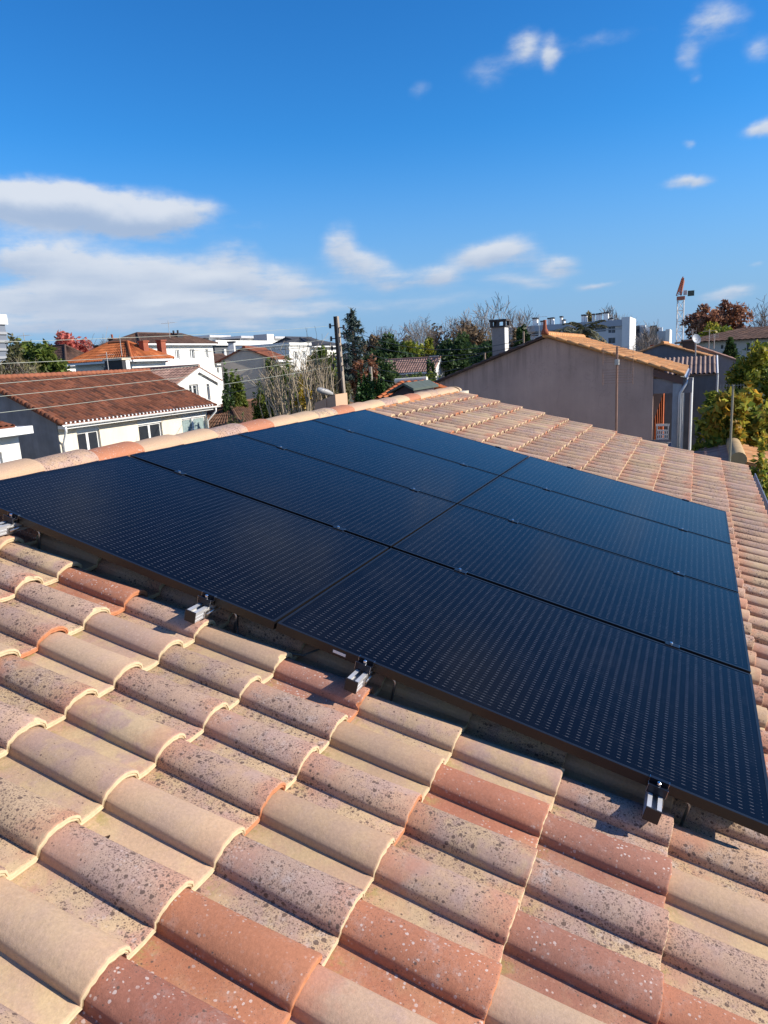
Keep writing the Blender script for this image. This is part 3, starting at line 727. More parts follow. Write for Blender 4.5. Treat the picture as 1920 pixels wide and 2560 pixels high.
# --- white house with the brown tiled roof, left
def left_house():
    a, b = on_z(145, 1048, 5.7), on_z(552, 1003, 5.7)
    x0, x1, y0 = a[0], b[0] - .2, (a[1] + b[1]) / 2 + .45
    y1 = y0 + 7.7; ym = (y0 + y1) / 2; ze = 5.7; over = .45; rise = 1.72
    root = thing('house', 'white house with brown tiled roof, dark grey gable and three visible windows', 'house', ((x0 + x1) / 2, ym, 0))
    ops = []
    for (pa, pb, kw) in (((189, 1064), (246, 1059), dict(leaves=2, box=.28)), ((343, 1047), (402, 1041), dict(leaves=2, box=.28)), ((452, 1034), (513, 1028), dict(leaves=2, box=.26, pane=PANE_C))):
        A, B = on_y(*pa, y0), on_y(*pb, y0); ops.append((A[0] - x0, B[0] - x0, 3.2 if kw.get('pane') is None else 4.0, (A[2] + B[2]) / 2, kw))
    wb = MB(); grid_wall(wb, (x0, y0), (1, 0), x1 - x0, 0, ze, ops, (0, -1), .22)
    wb.face([(x1, y0, 0), (x1, y1, 0), (x1, y1, ze), (x1, ym, ze + rise - .05), (x1, y0, ze)]); wb.face([(x0, y1, 0), (x1, y1, 0), (x1, y1, ze), (x0, y1, ze)])
    wb.build('wall', CREAM, root)
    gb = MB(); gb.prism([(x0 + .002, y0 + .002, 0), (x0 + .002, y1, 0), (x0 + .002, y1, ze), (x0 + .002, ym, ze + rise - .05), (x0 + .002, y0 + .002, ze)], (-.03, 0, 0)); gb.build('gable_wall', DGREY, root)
    for o in ops: fit_window(root, (x0, y0), (1, 0), (0, -1), o, depth=.22, **o[4])
    k = (y1 - y0) / 2; zo = ze - over * rise / k
    tiled_slope('roof_slope', (x0 - .15, y0 - over, zo), (x1 + .35, y0 - over, zo), (x1 + .35, ym, ze + rise), (x0 - .15, ym, ze + rise), BROWNT, root, .23, .37, .06, .03, 5)
    tiled_slope('roof_slope', (x1 + .35, y1 + over, zo), (x0 - .15, y1 + over, zo), (x0 - .15, ym, ze + rise), (x1 + .35, ym, ze + rise), BROWNT, root, .23, .37, .06, .03, 4)
    rd = MB(); n = 34
    for i in range(n):
        u0 = x0 - .2 + (x1 - x0 + .6) * i / n; u1 = x0 - .2 + (x1 - x0 + .6) * (i + 1) / n + .03
        rd.tube([(u0, ym, ze + rise + .03), (u1, ym, ze + rise + .045)], [.115, .13], 8)
    r_ = rd.build('ridge', roof_mat('ridge_clay', [(.33, .12, .06), (.28, .10, .06)], .2), root, True); color_attr(r_, 'tint', np.column_stack([rng.random(len(rd.v)), np.full(len(rd.v), .6), np.zeros(len(rd.v))]))
    vg = MB(); nn = 22       # verge tiles along the grey gable
    for i in range(nn):
        p = lambda s, d: (x0 - .20, y0 - over + (ym - y0 + over) * s, zo + (ze + rise - zo) * s + .04 + d)
        vg.tube([p(i / nn, .02), p((i + 1) / nn + .008, 0)], [.125, .105], 8)
    v_ = vg.build('verge', BROWNT, root, True); color_attr(v_, 'tint', np.column_stack([np.repeat(rng.random(nn), 16), np.full(len(vg.v), .5), np.zeros(len(vg.v))]))
    g = MB(); yc = y0 - over - .07; zc = zo - .03
    ring = [(yc + .085 * math.cos(R(t)), zc + .085 * math.sin(R(t))) for t in range(180, 361, 20)] + [(yc + .07 * math.cos(R(t)), zc + .07 * math.sin(R(t))) for t in range(360, 179, -20)]
    g.prism([(x0 - .15, y, z) for y, z in ring], (x1 - x0 + .6, 0, 0)); g.build('gutter', PVC, root)
    sf = MB().prism([(x0, y0 - over + .01, zo - .06), (x0, y0, zo - .06), (x0, y0, zo - .20), (x0, y0 - over + .01, zo - .20)], (x1 - x0, 0, 0)); sf.build('soffit', PVC, root)
    nb = 90                  # white comb filler under the eave tiles
    cb = MB()
    for i in range(int((x1 - x0 + .3) / .23)):
        u = x0 - .1 + .23 * i; cb.tube([(u + .13, y0 - over - .02, zo + .035), (u + .13, y0 - over + .05, zo + .045)], .045, 6)
    cb.build('eave_filler', PVC, root)
    for xx, bend in ((x0 + .12, -1), (x1 - .1, 1)):
        d = MB(); d.tube([(xx + bend * .2, yc, zc - .08), (xx + bend * .2, yc, zc - .25), (xx, y0 - .07, zc - .75), (xx, y0 - .07, .1)], .05, 8); d.build('downpipe', PVC, root, True)
    # chimney of this house behind the ridge
    p = on_x(275, 893, on_y(300, 905, ym + 1.6)[0]); yb = ym + 1.6; A = on_y(322, 895, yb); B = on_y(326, 927, yb)
    cx_ = A[0]
    c = MB().box((cx_ - .55, yb, ze + .8), (cx_, yb + 1.25, A[2] - .1)); ch = c.build('chimney', SOOT, root)
    MB().box((cx_ - .62, yb - .07, A[2] - .1), (cx_ + .07, yb + 1.32, A[2])).build('chimney_cap', mat('pale_mortar', (.60, .52, .40), .9, .2, 6), ch)
    MB().box((cx_ + .003, yb - .004, ze + .8), (cx_ + .03, yb + 1.25, A[2] - .1)).build('chimney_pale_side', WHITE, ch)
    MB().box((cx_ - .30, yb - .03, ze + .8), (cx_ + .002, yb - .001, A[2] - .1)).build('chimney_pale_side', WHITE, ch)
    return (x0, x1, y0, y1, ze, ze + rise, ym)
LH = left_house()
# --- end of another house, far left
def corner_house():
    a = on_z(92, 1060, 5.75); x1, y0 = a[0] - .25, a[1] + .5; x0 = x1 - 12; y1 = y0 + 8; ze, rise = 5.72, 1.5
    root = thing('house', 'white house end with orange roof tip and white gutter at the far left edge', 'house', ((x0 + x1) / 2, (y0 + y1) / 2, 0))
    xw = min(on_y(50, 1120, y0)[0], x1 - .1)
    A, B = on_y(-30, 1135, y0), on_y(12, 1180, y0)
    ops = [(max(.1, A[0] - x0), B[0] - x0, B[2] - 1.0, A[2])]
    wb = MB(); grid_wall(wb, (x0, y0), (1, 0), xw - x0, 0, ze, ops, (0, -1)); wb.face([(xw, y0, 0), (xw, y1, 0), (xw, y1, ze), (xw, y0, ze)]); wb.face([(x0, y0, 0), (x0, y1, 0), (x0, y1, ze), (x0, y0, ze)])
    wb.build('wall', WHITE, root)
    fit_window(root, (x0, y0), (1, 0), (0, -1), ops[0])
    ym = (y0 + y1) / 2; xr = x1 - .55
    tiled_slope('roof_slope', (x0, y0 - .4, ze + .03), (xr, y0 - .4, ze + .03), (xr - 1.2, ym, ze + rise), (x0, ym, ze + rise), REDBR, root, .23, .37, .06, .03, 5)
    tiled_slope('roof_slope', (xr, y0 - .4, ze + .03), (xr, y1 + .4, ze + .03), (xr - 1.2, ym, ze + rise), (xr - 1.2, ym, ze + rise), REDBR, root, .23, .37, .06, .03, 5)
    g = MB().box((x0, y0 - .58, ze - .26), (x1, y0 - .40, ze)); g.box((x1 - .12, y0 - .399, ze - .25), (x1 + .001, y1 + .4, ze - .01)); g.build('gutter', PVC, root)
    sf = MB().box((x0, y0 - .39, ze - .30), (x1 - .121, y1, ze - .08)); sf.build('soffit', mat('white_soffit_board', (.7, .7, .68), .6), root)
corner_house()

# --- orange hipped roof house behind it
H, b = building('house', 'white house with bright orange hipped roof and two tall brick chimneys', 'house', (327, 889), 52, (187, 908), (413, 897), WHITE, ORANGE, 'hip', 1.0, .45,
    win_r=[(345, 925, 361, 960, dict(leaves=2)), (378, 922, 384, 940, dict(leaves=1)), (396, 918, 409, 960, dict(leaves=2))], win_l=[(254, 916, 276, 930, dict(leaves=2))], wopt=dict(depth=.2))
for px, py, D in ((358, 855, 54), (402, 853, 55)): stack(H, px, py, D, .42, 1.5, .5, BRICK, BRICK, pots=0)
stack(H, 246, 866, 58, .45, 2.2, .45, BRICK, SOOT)
# --- big two-storey white house
H, b = building('house', 'tall white two-storey house with long brown hipped roof and dark chimney', 'house', (350, 854), 66, (262, 872), (531, 861), WHITE, DBROWN, 'hip', .85, .4,
    win_r=[(407, 875, 415, 898, dict(leaves=2)), (437, 874, 450, 898, dict(leaves=2)), (474, 873, 488, 897, dict(leaves=2)), (512, 873, 522, 895, dict(leaves=2))])
p = at(440, 834, 68); stack(H, 440, 838, 72, 1.0, 1.5, .8, SOOT, SOOT, pots=2); stack(H, 512, 848, 75, .45, 1.0, .4, SOOT, SOOT)
stack(H, 281, 848, 75, .6, 1.6, .5, SOOT, BRICK, pots=1)
m_ = MB(); q = at(463, 866, 66); m_.tube([(q[0], b[2] - .09, q[2]), (q[0], b[2] - .09, 0)], .07, 8); m_.build('downpipe', PVC, H)
# --- low white wing with a brown roof
building('house', 'low white house with a short brown roof between tall white house and beige gable', 'house', (535, 907), 76, (520, 907), (592, 902), WHITE, DBROWN, 'gx', .9, .3, (5, 5), win_r=[(542, 920, 548, 932, dict(leaves=1)), (563, 917, 571, 935, dict(leaves=1))])
# --- beige gable with the orange roof
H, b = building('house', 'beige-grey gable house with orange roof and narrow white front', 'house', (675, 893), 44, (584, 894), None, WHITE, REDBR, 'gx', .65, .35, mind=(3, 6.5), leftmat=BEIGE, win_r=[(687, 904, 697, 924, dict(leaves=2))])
stack(H, 621, 856, 47, .35, 1.6, .35, WHITE, SOOT)
turn(H, b, 22)
# --- small white house with a pediment
building('house', 'small white house with a white triangular pediment and pinkish roof', 'house', (443, 953), 41, (405, 948), (543, 946), WHITE, PINKT, 'gy', .75, .3, (5, 3), win_r=[(472, 962, 500, 1010, dict(leaves=2)), (516, 960, 527, 1000, dict(leaves=1))])
# --- modern flat-roofed blocks far behind
FAR = 118
H, b = building('building', 'long dark grey flat-roofed building with white posts behind the beige gable', 'building', (536, 864), FAR - 14, None, (742, 852), mat('dark_grey_cladding', (.10, .105, .115), .7, .1), kind='flat', mind=(14, 20))
for px in (557, 585, 612, 640, 668, 700, 722): q = on_y(px, 866, b[2]); MB().box((q[0] - .22, b[2] - .35, 0), (q[0] + .22, b[2] - .03, b[4] - .5)).build('post', WHITE, H)
MB().box((b[0] - .3, b[2] - .5, b[4]), (b[1] + .3, b[3], b[4] + .7)).build('parapet', WHITE, H)
def flat_block(label, corner, D, l, r, m, lm=None, mind=(6, 4), wins=(), slab=True):
    H, b = building('building', label, 'building', corner, D, l, r, m, kind='flat', leftmat=lm, mind=mind, win_r=wins)
    if slab: MB().box((b[0] - .8, b[2] - .8, b[4]), (b[1] + .8, b[3] + .8, b[4] + .35)).build('roof_slab', mat('grey_roof_edge', (.45, .45, .46), .7), H)
    return H, b
flat_block('small white rooftop block left of the low dark grey block', (522, 844), FAR, (505, 845), (548, 843), WHITE, DGREY, wins=[(526, 852, 535, 859, dict(leaves=2))])
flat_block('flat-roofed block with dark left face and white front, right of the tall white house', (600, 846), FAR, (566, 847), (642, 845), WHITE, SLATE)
flat_block('tall grey and white lift tower above the flat roofs', (667, 835), FAR - 2, (655, 836), (678, 834), WHITE, mat('mid_grey_panel', (.30, .31, .33), .8), slab=False, mind=(2.5, 2))
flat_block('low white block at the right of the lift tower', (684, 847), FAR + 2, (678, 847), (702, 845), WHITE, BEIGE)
# --- white box house beside the pole
H, b = building('house', 'white box-shaped house with two dark windows left of the utility pole', 'house', (722, 864), 62, (716, 864), (773, 860), WHITE, kind='flat', mind=(6, 3), win_r=[(733, 879, 745, 899, dict(leaves=2)), (755, 878, 764, 896, dict(leaves=2))])
MB().box((b[0] - .15, b[2] - .15, b[4]), (b[1] + .15, b[3] + .15, b[4] + .25)).build('parapet', WHITE, H)
building('house', 'grey gabled house with slate roof behind the white box house', 'house', (772, 861), 86, (703, 862), (800, 858), WHITE, roof_mat('slate_roof', [(.07, .075, .09), (.09, .095, .11)]), 'gx', 1.0, .3, leftmat=SLATE, mind=(6, 6))
building('house', 'white house with a dark slate roof partly hidden behind the conifer', 'house', (778, 862), 78, (772, 862), (850, 856), WHITE, roof_mat('slate_roof', [(.07, .075, .09), (.09, .095, .11)]), 'hip', .9, .4, (6, 6), win_r=[(806, 868, 816, 884, dict(leaves=2))])
# --- small house with the white gable among the trees
H, b = building('house', 'small house with pale pink roof and white gable among the trees', 'house', (1084, 922), 66, (983, 928), (1112, 918), mat('white_gable', (.8, .78, .74), .9, .05), PINKT, 'gy', 1.0, .35, leftmat=mat('pale_green_grey_render', (.33, .35, .33), .9, .1), mind=(6, 3))
stack(H, 1087, 892, 68, .7, .9, .6, WHITE, WHITE); stack(H, 1015, 899, 69, .4, .8, .4, BRICK, WHITE)
# --- lower brown roof beyond our ridge
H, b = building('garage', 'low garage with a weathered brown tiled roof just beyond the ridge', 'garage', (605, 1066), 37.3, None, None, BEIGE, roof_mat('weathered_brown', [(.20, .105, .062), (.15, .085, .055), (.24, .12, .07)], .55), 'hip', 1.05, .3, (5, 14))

# --- mauve house on the right
def gable_mat(name, col, zr, slope):
    m = mat(name, col, .95, .13, .8, .35, 25, streak=.11); t = NT(m.node_tree); b = t.n['Principled BSDF']
    P = t.add('ShaderNodeTexCoord').outputs['Object']; x, y, z = t.sep(P); src = b.inputs['Base Color'].links[0].from_socket
    dist = t.math('SUBTRACT', t.math('SUBTRACT', zr, t.math('MULTIPLY', t.math('ABSOLUTE', y), slope)), z)      # metres below the verge
    mp_ = t.add('ShaderNodeMapping'); mp_.inputs['Scale'].default_value = (1, 1, .07); t.l.new(P, mp_.inputs[0])
    run = t.ramp(t.noise(mp_.outputs[0], 3.2, 6, .7), .46, .66, 0, 1); ln = t.ramp(dist, .05, 1.5, .50, 0)
    base = t.mix(t.math('MULTIPLY', run, ln), src, (.17, .12, .105, 1))
    crack = t.ramp(t.math('ABSOLUTE', t.math('SUBTRACT', t.noise(P, .55, 7, .62), .5)), .0, .0035, .35, 0)
    base = t.mix(crack, base, (.19, .135, .12, 1)); t.l.new(base, b.inputs['Base Color']); return m
def mauve_house():
    A, B = on_z(1060, 968, 6.28), on_z(1640, 925, 6.18)
    x0 = 24.4; yl = on_x(1060, 966, x0)[1]; ap = on_x(1365, 843, x0); yr = on_x(1634, 910, x0)[1]
    ye = on_x(1712, 930, x0)[1]; zl = on_x(1060, 968, x0)[2]; ze = on_x(1712, 936, x0)[2]; zr = ap[2]; ym = ap[1]; x1 = x0 + 9.0
    sl = (zr - ze) / (ym - ye); zw = zr - sl * (ym - yr)
    root = thing('house', 'mauve-brown house with a blank gable, sandy tiled roof and a porch with rust curtains', 'house', (x0 + 4, ym, 0))
    wb = MB(); th = .25
    gab = [(x0, yl, 0), (x0, yr, 0), (x0, yr, zw - .03), (x0, ym, zr - .03), (x0, yl, zl - .03)]
    wb.prism(gab, (th, 0, 0)); wb.prism([(x1, *q[1:]) for q in gab], (-th, 0, 0))
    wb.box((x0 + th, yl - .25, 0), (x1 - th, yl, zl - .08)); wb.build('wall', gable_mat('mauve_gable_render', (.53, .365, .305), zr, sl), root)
    wb = MB(); wb.box((x0 + th, yr + 1.4, 0), (x1 - th, yr + 1.65, zw + .3)); wb.build('porch_wall', mat('dark_brown_timber_wall', (.07, .04, .028), .85, .2, 5), root)
    a = x0 - .18; b_ = x1 + .2; eo = ye; zo = ze; lo = yl + .35; zlo = zl - .35 * (zr - zl) / (yl - ym)
    tiled_slope('roof_slope', (b_, eo, zo), (a, eo, zo), (a, ym, zr + .05), (b_, ym, zr + .05), TANT, root, .23, .36, .05, .025, 5)
    tiled_slope('roof_slope', (a, lo, zlo), (b_, lo, zlo), (b_, ym, zr + .05), (a, ym, zr + .05), DBROWN, root, .23, .36, .05, .025, 5)
    vg = MB()
    for (e, r_, nm) in (((a, eo, zo), (a, ym, zr + .05), 12),):
        e = np.array(e); r_ = np.array(r_); d = (r_ - e)
        for i in range(nm):
            vg.tube([e + d * (i / nm) + (-.02, 0, .035), e + d * ((i + 1.06) / nm) + (-.02, 0, .02)], [.060, .048], 8)
    o = vg.build('verge', TANT, root, True); T = np.zeros((len(vg.v), 3)); T[:] = (.5, .6, 0); color_attr(o, 'tint', T)
    rg = MB(); n = 22
    for i in range(n): rg.tube([(a + (b_ - a) * i / n, ym, zr + .10), (a + (b_ - a) * (i + 1.05) / n, ym, zr + .085)], [.13, .11], 8)
    o = rg.build('ridge', TANT, root, True); color_attr(o, 'tint', np.tile([.9, .8, 0], (len(rg.v), 1)))
    fn = MB(); p = (a - .02, ym, zr + .1); fn.tube([p, (p[0], p[1], p[2] + .14), (p[0], p[1], p[2] + .2), (p[0], p[1], p[2] + .42), (p[0], p[1], p[2] + .50)], [.15, .11, .075, .055, .062], 10); fn.build('finial', BRICK, root, True)
    # timber lintel over the porch, posts and the pipework
    WD = mat('grey_painted_timber', (.22, .20, .22), .8, .15, 4); GP = mat('pale_grey_post', (.33, .35, .40), .8, .12, 3, streak=.2)
    zt = zo + .02
    fb = MB(); fb.prism([(x0 - .05, yr, zw - .10), (x0 - .05, eo + .05, zo - .10), (x0 - .05, eo + .05, zo - .34), (x0 - .05, yr, zw - .34)], (.09, 0, 0)); fb.build('barge_board', mat('brown_board', (.13, .075, .07), .8), root)
    lt = MB(); lt.box((x0 + .03, yr - 1.25, zo - .62), (x0 + .23, yr, zo - .12)); lt.build('lintel', WD, root)
    P0 = on_x(1681, 1000, x0)[1]; P1 = on_x(1703, 1000, x0)[1]
    ps = MB(); ps.box((x0 - .02, min(P0, P1), 0), (x0 + .26, max(P0, P1), zo - .30)); ps.build('porch_post', GP, root)
    for dx in (3.0, 6.0): MB().box((x0 + dx, min(P0, P1), 0), (x0 + dx + .26, max(P0, P1), zo - .30)).build('porch_post', WHITE, root)
    fl = MB().box((x0 + .04, min(P0, P1) + .05, 2.7), (x1 - .3, yr + 1.39, 2.95)); fl.build('porch_floor', GP, root)
    rl = MB().box((x0 + .06, max(P0, P1), 3.92), (x0 + .14, yr, 4.0)); rl.build('rail', WD, root)
    gt = MB(); gy, gz = eo - .07, zo - .03
    gt.prism([(a, gy + .08 * math.cos(R(t)), gz + .08 * math.sin(R(t))) for t in range(180, 361, 20)] + [(a, gy + .068 * math.cos(R(t)), gz + .068 * math.sin(R(t))) for t in range(360, 179, -20)], (b_ - a, 0, 0)); gt.build('gutter', mat('zinc', (.38, .40, .44), .4, .1, 5, metal=.5), root)
    P1y = on_x(1690, 1000, x0)[1]; yd = on_x(1699, 1000, x0)[1]
    dp = MB(); dp.tube([(x0 + .05, gy, gz - .06), (x0 + .05, gy, gz - .25), (x0 - .08, (gy + yd) / 2, gz - .42), (x0 - .08, yd, gz - .62), (x0 - .08, yd - .02, .1)], .05, 10); dp.build('downpipe', mat('zinc_pipe', (.45, .46, .50), .35, .1, 5, metal=.5), root, True)
    for dx in (1.3, 2.2, 4.5): MB().tube([(x0 + dx, yd - .35, zo - .3), (x0 + dx, yd - .35, 0)], .04, 8).build('downpipe', PVC, root)
    # curtains, hanging inside the porch
    cv = MB(); yc0, yc1 = on_x(1660, 1000, x0)[1], yr - .03; N = 40
    for i in range(N + 1):
        s = i / N; y = yc1 + (yc0 - yc1) * s; x = x0 + .45 + .07 * math.sin(s * 34) + .25 * s; zt_ = zo - .62 - .95 * (1 - s) * 1.0 + .15 * s
        cv.v += [(x, y, min(zt_, zo - .62)), (x + .01, y, 3.1)]
    for i in range(N): cv.f.append((2 * i, 2 * i + 2, 2 * i + 3, 2 * i + 1))
    tag(cv.build('curtain', mat('rust_orange_curtain', (.42, .105, .035), .85, .2, 3)), 'rust-orange curtain hanging in the porch of the mauve house', 'curtain')
    # perforated white chair-back panel leaning behind the rail
    ca, cb_ = on_x(1640, 1075, x0)[1], on_x(1670, 1110, x0)[1]; pn = MB(); xx = x0 + .30; z0, z1 = 2.95, on_x(1655, 1062, x0)[2]
    nx_, nz_ = 6, 9; W_ = ca - cb_
    zp = z0 + (z1 - z0) * .84
    for i in range(nx_ + 1): t = cb_ + W_ * (.04 + .92 * i / nx_); pn.box((xx, t - W_ * .04, z0), (xx + .03, t + W_ * .04, z1 if i in (0, nx_) else zp))
    for j in range(nz_ + 1): z = z0 + (zp - z0) * j / nz_; pn.box((xx + .003, cb_, z), (xx + .027, ca, z + .05))
    pn.box((xx - .002, cb_ - .02, z1 - .08), (xx + .032, ca + .02, z1))
    pr = pn.build('lattice_panel', PVC); tag(pr, 'white perforated plastic panel standing in the porch below the curtain', 'lattice panel')
    # chimney on the far slope
    CHM = mat('grey_speckled_render', (.30, .265, .25), .95, .12, 14, .4, 60)
    q0, q1 = on_x(1231, 880, x0 + .8), on_x(1262, 866, x0 + .8); zt2 = on_x(1246, 818, x0 + .8)[2]
    c0, c1 = sorted((q0[1], q1[1])); ch = MB().box((x0 + .8, c0, min(q0[2], q1[2]) - .9), (x0 + 1.35, c1, zt2)).build('chimney', CHM, root)
    MB().box((x0 + .79, c0 - .012, min(q0[2], q1[2]) - .9), (x0 + 1.36, c0, zt2)).build('chimney_pale_side', WHITE, ch)  # right side painted white as its sunlit face; the stack is grey
    cp = MB(); e = .06; cp.box((x0 + .8 - e, c0 - e, zt2), (x0 + 1.35 + e, c1 + e, zt2 + .05)); 
    for xx, yy in ((x0 + .8 - e, c0 - e), (x0 + .8 - e, c1 + e - .1), (x0 + 1.25 + e, c0 - e), (x0 + 1.25 + e, c1 + e - .1), (x0 + .8 - e, (c0 + c1) / 2 - .05)): cp.box((xx, yy, zt2 + .05), (xx + .1, yy + .1, zt2 + .22))
    cp.box((x0 + .8 - e - .03, c0 - e - .03, zt2 + .22), (x0 + 1.35 + e + .03, c1 + e + .03, zt2 + .29)); cp.build('chimney_cap', mat('dark_concrete_cap', (.06, .055, .055), .9, .2, 6), ch)
    # wire supports on the far slope
    for px, py in ((1309, 830), (1212, 883)):
        q = on_x(px, py, x0 + .3); s = MB().tube([(q[0], q[1], q[2] + .02), (q[0], q[1], q[2] - .85)], .035, 8); s.build('wire_support', mat('rusty_steel', (.30, .22, .16), .8, .2, 6), root)
    return x0, ym, zr, ye, ze
MH = mauve_house()

# --- behind the mauve house
H, b = building('house', 'dark slate-grey gable house with cream verge tiles behind the mauve roof', 'house', (1785, 893), 41, (1600, 880), None, mat('dark_blue_grey_render', (.16, .17, .20), .95, .15, 1.5, streak=.2), TANT, 'gx', .85, .1, (5, 7), gutter=None)
stack(H, 1722, 855, 42, .6, .8, .6, SOOT, SOOT); stack(H, 1630, 862, 43, .18, .9, .18, BRICK)
building('house', 'mauve-grey house with a sloping verge of pale tiles right of the dark gable', 'house', (1849, 902), 47, (1715, 870), None, mat('mauve_grey_render', (.33, .30, .31), .95, .15, 1.5, streak=.2), PINKT, 'gx', 1.05, .1, (5, 7), gutter=None)
def lean_to():
    D = 36.5; X = at(1745, 935, D)[0]; yl, yr = on_x(1695, 938, X)[1], on_x(1791, 932, X)[1]; z0 = on_x(1745, 936, X)[2]
    top = on_x(1745, 893, X + 2.6); zt = top[2]
    root = thing('shed', 'lean-to shed with a ribbed brown roof and dark blue-grey wall', 'shed', (X + 1, (yl + yr) / 2, 0))
    MB().box((X + .1, yr, 0), (X + 2.7, yl + 3, z0 - .05)).build('wall', mat('blue_grey_render', (.20, .215, .24), .95, .2, 1.2, streak=.3), root)
    tiled_slope('roof_slope', (X, yl + 3, z0), (X, yr, z0), (X + 2.6, yr, zt), (X + 2.6, yl + 3, zt), roof_mat('ribbed_brown', [(.30, .21, .17), (.24, .17, .14)], .1), root, .20, 1.4, .075, .01, 6)
    MB().tube([(X - .03, yr - .05, z0 + .0), (X + 2.6, yr - .05, zt + .02)], .04, 8).build('edge_pipe', PVC, root)
    MB().tube([(X + .05, yr - .06, z0 - .03), (X + .05, yr - .06, .2)], .04, 8).build('downpipe', PVC, root)
lean_to()
# --- long low building with a brown roof
def long_building():
    D = 78; X = at(1800, 858, D)[0]; yl = on_x(1700, 862, X)[1]; yr = yl - 40; ze = on_x(1860, 848, X)[2]; zr = on_x(1860, 820, X + 6)[2]
    root = thing('building', 'long low cream building with a wide dark brown roof under the red-brown tree', 'building', (X + 6, (yl + yr) / 2, 0))
    ops = []
    for a, b_ in (((1801, 862), (1810, 873)), ((1833, 858), (1842, 880)), ((1866, 856), (1876, 878)), ((1904, 853), (1918, 876)), ((1752, 866), (1760, 880)), ((1940, 852), (1952, 874))):
        A, B = on_x(*a, X), on_x(*b_, X); ops.append((yl - A[1], yl - B[1], B[2], A[2]))
    wb = MB(); grid_wall(wb, (X, yl), (0, -1), yl - yr, 0, ze, ops, (-1, 0)); wb.face([(X, yl, 0), (X + 12, yl, 0), (X + 12, yl, ze), (X, yl, ze)]); wb.face([(X, yr, 0), (X + 12, yr, 0), (X + 12, yr, ze), (X, yr, ze)])
    wb.build('wall', mat('warm_grey_render', (.50, .475, .43), .9, .08, .6), root)
    for o in ops: fit_window(root, (X, yl), (0, -1), (-1, 0), o, leaves=1)
    tiled_slope('roof_slope', (X - .5, yl + .5, ze - .02), (X - .5, yr, ze - .02), (X + 6, yr, zr), (X + 6, yl - 6, zr), DBROWN, root, .5, .8, .06, .03, 4)
    tiled_slope('roof_slope', (X + 12, yl + .5, ze), (X - .5, yl + .5, ze - .02), (X + 6, yl - 6, zr), (X + 6, yl - 6, zr), DBROWN, root, .5, .8, .06, .03, 4)
    tiled_slope('roof_slope', (X + 12.5, yr, ze), (X + 12.5, yl + .5, ze), (X + 6, yl - 6, zr), (X + 6, yr, zr), DBROWN, root, .5, .8, .06, .03, 4)
long_building()
